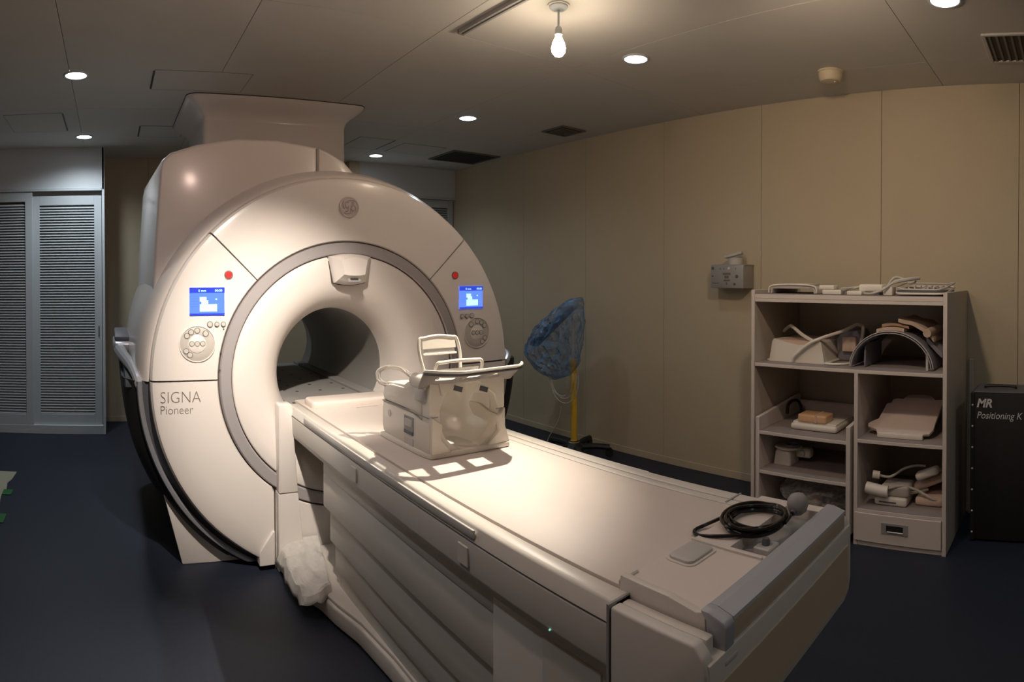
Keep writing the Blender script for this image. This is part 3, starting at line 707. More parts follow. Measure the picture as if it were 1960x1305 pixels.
# upper shell: shoulder rising to the front
P = [(1.955, .970), (2.02, .990), (2.275, .990), (2.283, 1.01), (2.270, 1.050), (2.21, 1.062), (2.10, 1.066), (2.07, 1.085), (2.045, 1.105), (1.955, 1.112)]
ob('upper_shell', prism(B(), P, 'x', 1.090, 1.112, .006, 2), 'coil', t)
ob('upper_shell', prism(B(), P, 'x', 1.396, 1.418, .006, 2), 'coil', t)
ob('shell_roof', prism(B(), [(1.955, 1.098), (1.992, 1.099), (1.992, 1.116), (1.955, 1.118)], 'x', 1.10, 1.41, .004, 2), 'coil', t)
ob('shell_roof', prism(B(), [(2.075, 1.08), (2.10, 1.062), (2.27, 1.05), (2.27, 1.062), (2.11, 1.075), (2.08, 1.092)], 'x', 1.10, 1.41, .003, 1), 'coil', t)
ob('roof_rib', bx(B(), 1.235, 1.285, 1.985, 2.085, 1.098, 1.110, .004, 2), 'coil', t)
ob('shell_seam', bx(B(), 1.0865, 1.09, 1.90, 2.28, .984, .9875), 'mgrey', t)
# hinge barrels
ob('hinge', tube(B(), [(1.108, 1.925, 1.105), (1.108, 2.035, 1.105)], .027, 16), 'coil', t)
ob('hinge', tube(B(), [(1.402, 1.925, 1.100), (1.402, 2.035, 1.100)], .020, 16), 'coil', t)
ob('latch_hook', bx(B(), 1.085, 1.105, 1.925, 2.005, 1.035, 1.085, .008, 2), 'lgrey', t)
ob('release_window', bx(B(), 1.0855, 1.0895, 2.010, 2.085, .900, .965, .001, 1), 'mgrey', t)
ob('window_lip', bx(B(), 1.083, 1.09, 2.012, 2.083, .897, .912, .002, 1), 'dgrey', t)
ob('window_slide', bx(B(), 1.0835, 1.089, 2.018, 2.078, .925, .955, .002, 1), 'lgrey', t)
ob('foot_notch', bx(B(), 1.0855, 1.0895, 2.015, 2.085, zb+.02, .885, .001, 1), 'lgrey', t)
ob('side_emblem', lathe(B(), [(0, -.003), (.014, -.003), (.017, 0)], (1.089, 2.215, .945), 'x', 24), 'badge', t)
# front seams between upper and lower half
for a, b_ in ((1.094, 1.128), (1.388, 1.422)):
    ob('front_seam', bx(B(), a, b_, 1.8985, 1.902, .984, .9875), 'mgrey', t)
# upper front arch with two windows
P = [(1.128, 1.112), (1.140, 1.06), (1.20, 1.098), (1.30, 1.10), (1.372, 1.045), (1.395, .990), (1.422, .990), (1.422, 1.112)]
ob('front_arch', prism(B(), P, 'y', 1.890, 1.902, .003, 1), 'coil', t)
for a, b_, z in ((1.19, 1.225, 1.083), (1.305, 1.34, 1.070)):
    R = Matrix.Translation(((a+b_)/2, 1.889, z)) @ Matrix.Rotation(D(18), 4, 'Y')
    ob('arch_window', bx(B(), -.019, .019, -.002, .002, -.009, .010, .001, 1, R=R), 'dgrey', t)
# visor plate: frame with three openings, lying over the opening and reaching towards the camera
def VY(x): return 1.785 + .10*max(0, (1.17-x)/.11)**1.5 + .085*max(0, (x-1.40)/.086)**1.6
R = Matrix.Translation((0, 0, 0))
def visor(zf):
    bm = B(); xs_ = [1.060, 1.098, 1.172, 1.200, 1.285, 1.318, 1.378, 1.464]
    def yn(x): return VY(x)
    def yr(x): return 1.925 - .02*max(0, (x-1.33)/.15)
    def zz(x, f): return 1.160 + .010*(x-1.26) - .058*f
    n = 28; xsn = sorted(set([round(1.060+(.404)*i/n, 4) for i in range(n+1)] + xs_))
    fs = [0, .16, .62, 1]
    holes = ((1.098, 1.172), (1.200, 1.285), (1.318, 1.378))
    grid = {}
    for k, zo in ((0, 0), (1, -.010)):
        for i, x in enumerate(xsn):
            for j, f in enumerate(fs):
                y = yn(x)+(yr(x)-yn(x))*f; grid[(i, j, k)] = bm.verts.new((x, y, zz(x, f)+zo))
    def solid(i, j):
        if i < 0 or j < 0 or i >= len(xsn)-1 or j >= len(fs)-1: return False
        xm = (xsn[i]+xsn[i+1])/2
        return not (j == 1 and any(a < xm < b_ for a, b_ in holes))
    for i in range(len(xsn)-1):
        for j in range(len(fs)-1):
            if not solid(i, j): continue
            for k in (0, 1): bm.faces.new([grid[(a, b_, k)] for a, b_ in ((i, j), (i+1, j), (i+1, j+1), (i, j+1))])
            for (di, dj, e) in ((-1, 0, ((i, j), (i, j+1))), (1, 0, ((i+1, j), (i+1, j+1))), (0, -1, ((i, j), (i+1, j))), (0, 1, ((i, j+1), (i+1, j+1)))):
                if not solid(i+di, j+dj):
                    (a, b_), (c, d_) = e; bm.faces.new((grid[(a, b_, 0)], grid[(c, d_, 0)], grid[(c, d_, 1)], grid[(a, b_, 1)]))
    bmesh.ops.recalc_face_normals(bm, faces=bm.faces)
    return bm
v = ob('visor', visor(0), 'visorg', t, label='grey mirror visor with three openings and a white rim')
for nm, dz, r_, mk in (('visor_rim', .002, .0062, 'coil'), ('visor_gasket', -.008, .0045, 'dgrey')):
    pts = [(x, VY(x)-.002, 1.160+.010*(x-1.26)+dz) for x in [1.062+.400*i/30 for i in range(31)]]
    ob(nm, tube(B(), pts, r_, 8), mk, v)
# mirror frames standing on top
def frame_tube(nm, c0, wdt, h, y, lean, r, rt, parent):
    pts = []
    for dx, dz in ((-wdt/2*.86, 0), (-wdt/2, h*.55), (-wdt/2*.93, h*.95), (-wdt/2*.7, h*1.0), (0, h*1.05), (wdt/2*.7, h*1.0), (wdt/2*.93, h*.95), (wdt/2, h*.55), (wdt/2*.86, 0)):
        pts.append((c0+dx, y+lean*dz, 1.125+dz))
    return ob(nm, tube(B(), smooth(pts, 4), r, 8), 'coil', parent)
mf = frame_tube('mirror_frame', 1.205, .180, .135, 1.99, .30, .0065, 0, t)
def plate(bm, x0, x1, z0, z1, y, lean, th=.006):
    R = Matrix.Translation(((x0+x1)/2, y, 1.125)) @ Matrix.Rotation(math.atan(-lean), 4, 'X')
    bx(bm, -(x1-x0)/2, (x1-x0)/2, -th/2, th/2, z0, z1, .002, 1, R=R)
b = B(); plate(b, 1.13, 1.28, .098, .142, 1.99, .30); ob('mirror_bar', b, 'coil', mf)
b = B(); plate(b, 1.13, 1.28, .074, .082, 1.99, .30); ob('mirror_bar', b, 'coil', mf)
b = B(); plate(b, 1.137, 1.273, .082, .100, 1.992, .30, .003); ob('mirror_glass', b, 'lgrey', mf)
f2 = frame_tube('lower_frame', 1.215, .205, .060, 1.90, -.2, .0065, 0, t)
b = B(); plate(b, 1.13, 1.30, .004, .040, 1.905, -.5, .003); ob('lower_mirror', b, 'coilc', f2)
# clear tubing loop at the back
pts = smooth([(1.10, 2.24, 1.045), (1.082, 2.30, 1.055), (1.090, 2.325, 1.09), (1.135, 2.32, 1.108), (1.18, 2.30, 1.10), (1.205, 2.27, 1.078), (1.205, 2.22, 1.062)], 6)
b = B()
for dx, dz in ((0, 0), (.012, .006), (-.006, .010)): tube(b, [p+Vector((dx, dx*.5, dz)) for p in pts], .0045, 8)
ob('clear_tubing', b, 'clear', t)

# ------------------------------------------------------------------ squeeze ball with coiled black cable
zt = .8485
t = thing('call_ball', 'grey squeeze ball with coiled glossy black cable at the foot of the table', 'call button', (1.40, .80, zt))
b = B(); random.seed(3)
for k in range(7):
    pts = []; ph = random.uniform(0, 6.28)
    for i in range(48):
        a = 2*PI*i/48; r = .080+.007*math.sin(a+ph)+.006*(k-3)/3
        pts.append((1.393+.006*math.sin(ph)+r*math.cos(a)*1.06, .785+r*math.sin(a)*.92+.004*k/7, zt+.010+.0045*(k % 4)+.003*math.sin(2*a+ph)))
    tube(b, pts, .0048, 6, closed=True)
ob('cable_coil', b, 'bcable', t)
pts = smooth([(1.345, .715, zt+.020), (1.30, .765, zt+.010), (1.262, .835, zt+.004), (1.262, .880, zt-.004), (1.285, .905, zt-.006), (1.32, .900, zt-.004), (1.365, .870, zt+.010), (1.40, .856, zt+.016)], 6)
ob('cable_loop', tube(B(), pts, .0048, 8), 'bcable', t)
pts = smooth([(1.40, .702, zt+.016), (1.44, .706, zt+.020), (1.462, .708, zt+.026)], 5)
ob('cable_lead', tube(B(), pts, .0040, 8), 'bcable', t)
ob('ball', lathe(B(), [(0, -.030), (.012, -.028), (.024, -.018), (.030, 0), (.027, .014), (.018, .025), (0, .031)], (1.486, .708, zt+.036), 'z', 28), 'mgrey', t, ang=80)
ob('collar', tube(B(), [(1.450, .706, zt+.022), (1.466, .707, zt+.028)], .008, 12), 'dgrey', t)

# ------------------------------------------------------------------ crumpled plastic sheet over the docking foot
bm = B(); nx, ny = 34, 34; G_ = []
for i in range(nx):
    row = []
    for j in range(ny):
        u, v_ = i/(nx-1), j/(ny-1)
        xl = .822-.022*v_+.008*math.sin(9*v_); xr_ = 1.050-.105*v_
        x = xl+(xr_-xl)*u; y = 2.985-.50*v_+.020*math.sin(7*u+1)*v_
        z = .104+.045*(1-v_)*(u**.7)+.008*math.sin(u*5+v_*4)
        if u < .10: z -= (.10-u)*.55
        if v_ > .94: z -= (v_-.94)*.4
        if v_ > .8: z = max(z, .016+(v_-.8)*.30)
        z += .022*(.4-abs(noise.noise(Vector((x*9+2, y*6, 1.3)))))*2+.006*noise.noise(Vector((x*26, y*26, 4)))
        if u > .3 and v_ < .8: z = max(z, .107)
        row.append(bm.verts.new((x, y, max(z, .016))))
    G_.append(row)
for i in range(nx-1):
    for j in range(ny-1): bm.faces.new((G_[i][j], G_[i+1][j], G_[i+1][j+1], G_[i][j+1]))
sheet = single('plastic_sheet', bm, 'film2', 'crumpled translucent plastic sheet draped over the table foot beside the scanner', 'sheet', (.90, 2.75, .1), ang=20)
sm = sheet.modifiers.new('s', 'SOLIDIFY'); sm.thickness = .0015

# ------------------------------------------------------------------ stand with yellow pole, blue bag, black base
sx, sy = 3.50, 3.68
t = thing('roller_stand', 'yellow pole stand with black five-legged base beside the right wall', 'stand', (sx, sy, 0))
ob('pole', tube(B(), smooth([(sx-.01, sy, .10), (sx, sy+.01, .40), (sx+.02, sy+.04, .66), (sx+.015, sy+.03, .80)], 5), .026, 16), 'yellow', t)
ob('upper_post', tube(B(), [(sx+.01, sy+.03, .78), (sx, sy+.02, 1.17)], .014, 10), 'lgrey', t)
ob('hub', lathe(B(), [(0, .13), (.035, .13), (.05, .11), (.085, .075), (.085, .05), (0, .05)], (sx-.01, sy, 0), 'z', 24), 'black', t)
ob('hub_cap', lathe(B(), [(.028, .132), (.045, .118), (.045, .108)], (sx-.01, sy, 0), 'z', 24), 'yellow', t)
for k in range(5):
    a = D(20+72*k); e = (sx+.29*math.cos(a), sy+.29*math.sin(a))
    b = B(); tube(b, smooth([(sx+.05*math.cos(a), sy+.05*math.sin(a), .075), (sx+.17*math.cos(a), sy+.17*math.sin(a), .085), (*e, .078)], 4), .025, 8)
    lg = ob('leg', b, 'black', t)
    b = B(); tube(b, [(e[0]-.012*math.sin(a), e[1]+.012*math.cos(a), .036), (e[0]+.012*math.sin(a), e[1]-.012*math.cos(a), .036)], .035, 16)
    bx(b, e[0]-.012, e[0]+.012, e[1]-.012, e[1]+.012, .05, .075); ob('caster', b, 'black', lg)
# stethoscope-like cables hanging in loops
b = B()
for (r, dx, dz) in ((.16, .03, 0), (.135, .05, -.01), (.175, .02, -.02), (.15, .06, .0)):
    pts = [(sx-.06, sy+.05+dx+r*math.cos(D(a)), .655+dz+r*1.15*math.sin(D(a))) for a in range(10, -200, -12)]
    tube(b, pts, .0042, 6)
pts = smooth([(sx-.05, sy+.10, .44), (sx-.06, sy+.14, .28), (sx-.10, sy+.22, .12), (sx-.12, sy+.24, .02)], 5); tube(b, pts, .0035, 6)
ob('hanging_cable', b, 'cable', t)
# the control head that leans to the upper right
R = Matrix.Translation((sx-.02, 3.93, 1.08)) @ Matrix.Rotation(D(-36), 4, 'X')
ob('head', bx(B(), -.05, .05, -.33, .33, -.035, .035, .028, 3, R=R), 'mgrey2', t)
b = B()
for k in range(4): bx(b, -.056, -.050, -.03+.035*k, -.012+.035*k, -.004, .004, R=R)
ob('key_row', b, 'vent', t, kind='stuff')
# bag
bm = bmesh.new(); bmesh.ops.create_icosphere(bm, subdivisions=5, radius=1)
out = [(.10, 1.325), (-.03, 1.305), (-.20, 1.22), (-.42, 1.08), (-.585, .87), (-.60, .80), (-.52, .70), (-.42, .64), (-.22, .605), (-.05, .66), (.05, .76), (.085, .95), (.115, 1.15)]
cyy, cz_ = -.20, .95
def rad(a):
    best = 0
    n = len(out)
    for i in range(n):
        (x1, z1), (x2, z2) = out[i], out[(i+1) % n]
        x1 -= cyy; x2 -= cyy; z1 -= cz_; z2 -= cz_
        dx, dz = math.cos(a), math.sin(a); den = dx*(z2-z1)-dz*(x2-x1)
        if abs(den) < 1e-9: continue
        tt = (x1*(z2-z1)-z1*(x2-x1))/den; uu = (x1*dz-z1*dx)/den
        if tt > 0 and -1e-6 <= uu <= 1+1e-6: best = max(best, tt)
    return best
for v_ in bm.verts:
    d = v_.co.copy(); pl_ = math.hypot(d.y, d.z); a = math.atan2(d.z, -d.y) if True else 0
    r = rad(math.atan2(d.z, d.y))*pl_**.75 if pl_ > 1e-6 else 0
    yy = cyy+r*math.cos(math.atan2(d.z, d.y)); zz_ = cz_+r*math.sin(math.atan2(d.z, d.y))
    nn = 1.03+.06*noise.noise(Vector((d.x*3, d.y*3+5, d.z*3)))-.10*abs(noise.noise(Vector((d.x*7, d.y*7, d.z*7))))
    v_.co = Vector((sx-.02+d.x*(.10*nn+.05*noise.noise(Vector((d.y*6, d.z*6, d.x)))+.03*abs(noise.noise(Vector((d.y*13, d.z*13, 4))))), sy-yy*1.0 if False else sy-yy*nn, cz_+(zz_-cz_)*(.97+.03*nn)))
BAG = (sx, sy+.2, .95)
single('blue_plastic_bag', bm, 'bag', 'crinkled translucent blue plastic bag pulled over the top of the yellow stand', 'bag', BAG, ang=25)

# thin cable on the floor behind the table
single('floor_cable', tube(B(), smooth([(2.50, 3.60, .006), (2.72, 3.72, .006), (2.86, 3.66, .006), (2.88, 3.50, .006), (2.70, 3.40, .006)], 8), .005, 8), 'cable', 'thin pale cable curling on the floor behind the table', 'cable', (2.7, 3.6, 0))

# ------------------------------------------------------------------ shelf unit
SX, SB, SY0, SY1, SH = 3.20, 3.838, .652, 1.838, 1.415
th = .022
t = thing('shelf_unit', 'pale open shelf unit with five compartments and a drawer against the right wall', 'shelf', ((SX+SB)/2, 1.245, 0))
def sh(nm, m, *a, bev=.0015, parent=None, **k): return ob(nm, bx(B(), *a, bev, 1), m, parent or t, **k)
sh('side_panel', 'shelfside', SX, SB, SY0, SY0+th, 0, SH); sh('side_panel', 'shelfside', SX, SB, SY1-th, SY1, 0, SH)
for y in (SY0, SY1-th): sh('edge_band', 'shelf', SX-.003, SX, y, y+th, 0, SH, bev=.0005)
sh('back_panel', 'shelfside', SB-.012, SB-.002, SY0+th, SY1-th, .03, SH-.03)
def board(nm, x0, x1, y0, y1, z, thk):
    s = sh(nm, 'shelf', x0, x1, y0, y1, z-thk, z)
    sh('top_lining', 'shelftop', x0+.002, x1, y0+.001, y1-.001, z, z+.002, bev=0, parent=s)
    return s
board('top_board', SX, SB-.012, SY0+th, SY1-th, 1.390, .045)
ob('groove', bx(B(), SX-.0012, SX, SY0+th, SY1-th, 1.366, 1.369), 'shelfside', t)
board('shelf_board', SX+.002, SB-.012, SY0+th, SY1-th, .978, .020)
sh('divider', 'shelf', SX+.002, SB-.012, 1.158, 1.180, 0, .958)
board('shelf_board', SX+.002, SB-.012, SY0+th, 1.158, .592, .020)
board('shelf_board', SX+.002, SB-.012, SY0+th, 1.158, .205, .018)
sh('plinth_board', 'shelf', SX+.006, SX+.024, SY0+th, 1.158, 0, .03)
d = sh('drawer_front', 'shelf', SX-.006, SX+.012, SY0+th+.004, 1.172, .030, .186)
fr = ob('drawer_pull', bx(B(), SX-.010, SX-.005, .862, 1.014, .088, .148, .001, 1), 'mgrey', d)
ob('pull_recess', bx(B(), SX-.0112, SX-.0095, .888, .985, .104, .136, .0005, 1), 'black', fr)
ob('pull_lip', bx(B(), SX-.016, SX-.009, .886, .978, .100, .105, .001, 1), 'rivet', fr)
# slide-in cart in the left bay
c = thing('slide_in_cart', 'small pale wheeled cart with three levels in the lower left bay of the shelf', 'cart', (3.45, 1.50, 0))
for y in (1.198, 1.777):
    ob('side_panel', prism(B(), [(SX-.012, .045), (SX-.012, .655), (SB-.06, .700), (SB-.06, .045)], 'y', y, y+.024, .0015, 1), 'shelf', c)
for z in (.575, .340, .085):
    s = ob('shelf_board', bx(B(), SX-.010, SB-.06, 1.222, 1.777, z-.020, z, .0015, 1), 'shelf', c)
    ob('top_lining', bx(B(), SX-.008, SB-.06, 1.223, 1.776, z, z+.002), 'shelftop', s)
ob('back_panel', bx(B(), SB-.075, SB-.06, 1.222, 1.777, .09, .66), 'shelfside', c)
first = None
for x in (SX+.05, SB-.12):
    for y in (1.25, 1.74):
        if first is None: first = ob('caster', tube(B(), [(x, y-.012, .023), (x, y+.012, .023)], .022, 14), 'black', c); fx, fy = x, y
        else: dup(first, c, (x-fx, y-fy, 0))
t = thing('wall_trunking', 'narrow pale vertical trim strip on the wall between shelf and black case', 'trim', (3.84, .62, 0))
ob('strip', bx(B(), 3.82, 3.85, .605, .635, 0, .98, .003, 1), 'shelfside', t)

# things on the shelf top (z 1.392)
ZT = 1.3925
t = thing('cradle_pad', 'white low tray with upturned lip on the left of the shelf top', 'tray', (3.36, 1.63, ZT))
pts = smooth([(3.33, 1.79, ZT+.004), (3.33, 1.785, ZT+.040), (3.33, 1.74, ZT+.052), (3.33, 1.63, ZT+.056), (3.33, 1.52, ZT+.052), (3.33, 1.475, ZT+.040), (3.33, 1.47, ZT+.004)], 5)
ob('front_lip', tube(B(), pts, .005, 8), 'coil', t)
ob('shell', prism(B(), [(1.782, ZT), (1.778, ZT+.036), (1.74, ZT+.047), (1.63, ZT+.051), (1.52, ZT+.047), (1.482, ZT+.036), (1.478, ZT), (1.49, ZT), (1.495, ZT+.03), (1.765, ZT+.03), (1.77, ZT)], 'x', 3.335, 3.70, .003, 1), 'coilgrey2', t)
ob('ridge', bx(B(), 3.36, 3.60, 1.56, 1.70, ZT+.05, ZT+.060, .004, 2), 'coil', t)

t = thing('cabled_coil', 'white cable set with plugs and clip boxes in the middle of the shelf top', 'coil', (3.40, 1.16, ZT))
ob('clip_box', bx(B(), 3.30, 3.38, 1.345, 1.44, ZT+.028, ZT+.055, .006), 'coil', t)
ob('box_foot', bx(B(), 3.30, 3.37, 1.30, 1.42, ZT, ZT+.028, .006), 'coil', t)
ob('amplifier_box', bx(B(), 3.32, 3.44, 1.055, 1.20, ZT+.016, ZT+.062, .012, 3), 'coil', t)
ob('amplifier_foot', bx(B(), 3.34, 3.42, 1.08, 1.18, ZT, ZT+.018, .004), 'coilgrey', t)
ob('plug', bx(B(), 3.26, 3.34, 1.16, 1.25, ZT, ZT+.024, .006), 'coil', t)
ob('clip_box', bx(B(), 3.28, 3.36, .985, 1.04, ZT, ZT+.05, .006), 'coil', t)
ob('cable', tube(B(), smooth([(3.33, 1.34, ZT+.012), (3.34, 1.27, ZT+.028), (3.36, 1.20, ZT+.048)], 6), .007, 8), 'cable', t)
ob('cable', tube(B(), smooth([(3.30, 1.30, ZT+.035), (3.36, 1.22, ZT+.044), (3.40, 1.15, ZT+.05)], 6), .006, 8), 'cable', t)
ob('cable', tube(B(), smooth([(3.28, 1.15, ZT+.010), (3.25, 1.09, ZT+.012), (3.26, 1.03, ZT+.035), (3.29, .975, ZT+.075), (3.33, .90, ZT+.092), (3.40, .86, ZT+.098)], 6), [.007]*18+[.011]*13, 8), 'cable', t)
ob('cable', tube(B(), smooth([(3.42, 1.06, ZT+.04), (3.44, 1.02, ZT+.10), (3.45, .96, ZT+.090), (3.42, .92, ZT+.07), (3.40, .88, ZT+.08)], 6), .008, 8), 'cable', t)
t = thing('flexible_mesh_coil', 'flat dark mesh coil with pale rim lying on the right end of the shelf top', 'coil', (3.46, .83, ZT))
P = rpoly(3.29, 3.62, .685, .975, .05)
ob('mesh', prism(B(), P, 'z', ZT+.010, ZT+.030, .006, 2), 'dgrey', t)
pts = [(x, y, ZT+.012+.035*(x-3.29)/.33) for x, y in P]; ob('rim', tube(B(), pts, .0065, 8, closed=True), 'coil', t)
pts = [(x, y, ZT+.040+.030*(x-3.29)/.33+.006*math.sin(y*40)) for x, y in P]; ob('rim', tube(B(), pts, .0055, 8, closed=True), 'cable', t)
b = B(); random.seed(5)
for k in range(7):
    y = .72+.035*k; tube(b, smooth([(3.31, y, ZT+.034), (3.38, y+random.uniform(-.02, .02), ZT+.046), (3.46, y+random.uniform(-.02, .02), ZT+.040), (3.6, y, ZT+.05)], 4), .005, 6)
ob('strap_cord', b, 'shelf', t)

# upper bay: knee coil with crossing handles
ZS = .981
t = thing('knee_coil', 'white trapezoid coil housing with crossing hoop handles in the upper bay', 'coil', (3.42, 1.57, ZS))
secs = []
for x, kz in ((3.30, 1.0), (3.66, .92)):
    secs.append([(x, y, z) for y, z in ((1.770, ZS), (1.765, ZS+.03), (1.748, ZS+.125*kz), (1.735, ZS+.138*kz), (1.66, ZS+.118*kz), (1.58, ZS+.105*kz), (1.50, ZS+.110*kz), (1.435, ZS+.138*kz), (1.425, ZS+.125*kz), (1.408, ZS+.03), (1.405, ZS))])
ob('housing', loft(B(), secs), 'coil', t, ang=25)
ob('base_flange', bx(B(), 3.31, 3.66, 1.385, 1.790, ZS, ZS+.010, .004), 'coil', t)
ob('liner', prism(B(), [(1.73, ZS+.132), (1.66, ZS+.114), (1.58, ZS+.101), (1.50, ZS+.106), (1.44, ZS+.132)], 'x', 3.315, 3.62), 'foam', t)
ob('hoop_handle', tube(B(), smooth([(3.285, 1.60, ZS+.02), (3.28, 1.585, ZS+.045), (3.28, 1.50, ZS+.115), (3.30, 1.42, ZS+.155), (3.40, 1.33, ZS+.19), (3.52, 1.28, ZS+.225)], 6), .010, 8), 'coil', t)
ob('hoop_handle', tube(B(), smooth([(3.56, 1.80, ZS+.16), (3.48, 1.72, ZS+.20), (3.40, 1.66, ZS+.205), (3.33, 1.56, ZS+.165), (3.30, 1.47, ZS+.13)], 6), .011, 8), 'coil', t)
ob('hoop_handle', tube(B(), smooth([(3.52, 1.28, ZS+.225), (3.56, 1.255, ZS+.205), (3.50, 1.245, ZS+.12), (3.44, 1.25, ZS+.03)], 6), .012, 8), 'coil', t)
ob('rear_shell', prism(B(), [(1.40, ZS), (1.41, ZS+.13), (1.37, ZS+.18), (1.27, ZS+.19), (1.25, ZS+.15), (1.252, ZS+.02), (1.27, ZS)], 'x', 3.50, 3.70, .012, 2), 'coilgrey', t)
ob('cushion', bx(B(), 3.47, 3.505, 1.27, 1.36, ZS+.06, ZS+.15, .008), 'foam', t)
ob('strap', tube(B(), smooth([(3.30, 1.40, ZS+.006), (3.29, 1.34, ZS+.007), (3.33, 1.28, ZS+.007), (3.42, 1.25, ZS+.006)], 5), .007, 8), 'coil', t)

# arched body coil with pads on top
t = thing('arched_coil', 'grey arched coil shell with finger slots standing in the upper bay', 'coil', (3.45, .97, ZS))
def arch(nm, rx, rz, x0, x1, thk, m, cy=.985, a0=4, a1=176, z=ZS, n=36):
    bm = B(); secs = []
    for k in range(n+1):
        a = D(a0+(a1-a0)*k/n); ca, sa = math.cos(a), math.sin(a)
        o, i = (cy+rx*ca, z+rz*sa), (cy+(rx-thk)*ca, z+(rz-thk)*sa)
        secs.append([bm.verts.new(p) for p in ((x0, *o), (x1, *o), (x1, *i), (x0, *i))])
    for a, b_ in zip(secs, secs[1:]):
        for k in range(4): bm.faces.new((a[k], a[(k+1) % 4], b_[(k+1) % 4], b_[k]))
    bm.faces.new(secs[0][::-1]); bm.faces.new(secs[-1]); bmesh.ops.recalc_face_normals(bm, faces=bm.faces)
    return ob(nm, bm, m, t, ang=40)
arch('outer_shell', .248, .225, 3.26, 3.70, .008, 'coilgrey', z=ZS-.008, a0=5, a1=175)
arch('inner_shell', .236, .212, 3.255, 3.69, .006, 'coilgrey', z=ZS-.008, a0=5, a1=175)
arch('front_trim', .247, .224, 3.253, 3.262, .004, 'lgrey', z=ZS-.008, a0=5, a1=175); arch('front_trim', .237, .213, 3.250, 3.258, .003, 'lgrey', z=ZS-.008, a0=5, a1=175)
ob('inner_wing', prism(B(), [(3.30, ZS+.001), (3.292, ZS+.03), (3.30, ZS+.12), (3.34, ZS+.14), (3.60, ZS+.14), (3.60, ZS+.001)], 'y', 1.145, 1.155, .003, 1), 'coilgrey', t)
for k in range(4):
    a = D(148-15*k); cyk, czk = .985-.229*math.cos(PI-a)*-1, ZS-.008+.205*math.sin(a)
    ob('finger_slot', tube(B(), [(3.36, .985-(-.2275)*math.cos(D(180)-a)*1.0, czk-.0), (3.52, .985+.2275*math.cos(D(180)-a), czk)], .007, 8), 'vent', t)
ob('inner_panel', bx(B(), 3.262, 3.268, .770, .784, ZS+.001, ZS+.10, .001, 1), 'lgrey', t)
def pad(name, label, m, x0, x1, y0, y1, z, amp, thk, zf, seed, nn=14):
    bm = B(); V = []
    for i in range(nn+1):
        r = []
        for j in range(nn+1):
            x = x0+(x1-x0)*i/nn; y = y0+(y1-y0)*j/nn
            dx = .010*noise.noise(Vector((y*20, seed, 0))); dy = .010*noise.noise(Vector((x*20, seed+3, 0)))
            r.append(bm.verts.new((x+dx, y+dy, z+zf(x, y)+amp*noise.noise(Vector((x*14+seed, y*14, seed))))))
        V.append(r)
    for i in range(nn):
        for j in range(nn): bm.faces.new((V[i][j], V[i+1][j], V[i+1][j+1], V[i][j+1]))
    ret = bmesh.ops.extrude_face_region(bm, geom=bm.faces[:])
    bmesh.ops.translate(bm, vec=(0, 0, thk), verts=[v for v in ret['geom'] if isinstance(v, bmesh.types.BMVert)])
    bmesh.ops.recalc_face_normals(bm, faces=bm.faces)
    return single(name, bm, m, label, 'pad', ((x0+x1)/2, (y0+y1)/2, z), 'pads piled on the arched coil', ang=60)
af = lambda x, y: -(1-math.sqrt(max(0, 1-((y-.985)/.26)**2)))*.225
pad('foam_pad', 'pale pad lying directly on top of the arched coil', 'foam', 3.275, 3.56, .915, 1.075, ZS+.2175, .0, .018, af, 1)
pad('foam_pad', 'brown folded pad in the middle of the pile on the arched coil', 'cloth2', 3.30, 3.60, .89, 1.05, ZS+.240, .003, .014, af, 4)
pad('folded_cloth', 'large tan cloth draped over the top right of the arched coil', 'cloth', 3.29, 3.64, .745, .95, ZS+.262, .012, .022, lambda x, y: af(x, y)*.75+.0, 7)
pad('folded_cloth', 'dark bundled cloth at the right side of the arched coil', 'coilgrey', 3.32, 3.60, .700, .790, ZS+.115, .012, .03, lambda x, y: (y-.745)*.9, 11)
single('rolled_cloth', tube(B(), smooth([(3.27, .78, ZS+.207), (3.36, .77, ZS+.214), (3.48, .76, ZS+.217)], 5), .024, 12), 'cloth', 'rolled end of cloth at the top right of the pile in the upper bay', 'cloth', (3.37, .77, ZS+.20))

# cart top: white cushion box with wrapped pad, black strap
Z1 = .578
t = thing('cushion_block', 'low white rounded cushion block on the top level of the cart', 'cushion', (3.42, 1.48, Z1))
ob('block', bx(B(), 3.30, 3.60, 1.325, 1.625, Z1, Z1+.040, .016, 3), 'coil', t)
ob('cover', bx(B(), 3.32, 3.59, 1.335, 1.615, Z1+.038, Z1+.048, .005, 2), 'coilc', t)
t = thing('wrapped_pad', 'small tan pad wrapped in shiny film on the cushion block', 'pad', (3.36, 1.49, Z1+.048))
ob('pad', bx(B(), 3.31, 3.43, 1.395, 1.580, Z1+.048, Z1+.094, .010, 3), 'orange', t)
ob('tape', bx(B(), 3.3085, 3.432, 1.455, 1.468, Z1+.0485, Z1+.0955, .001, 1), 'foam', t)
t = thing('black_strap', 'black curled strap at the left edge of the cart top', 'strap', (3.52, 1.74, .68))
ob('strap', tube(B(), smooth([(3.54, 1.763, Z1+.03), (3.55, 1.762, Z1+.080), (3.60, 1.76, Z1+.100), (3.66, 1.752, Z1+.096), (3.69, 1.74, Z1+.060), (3.68, 1.725, Z1+.012)], 6), .010, 8), 'black', t)
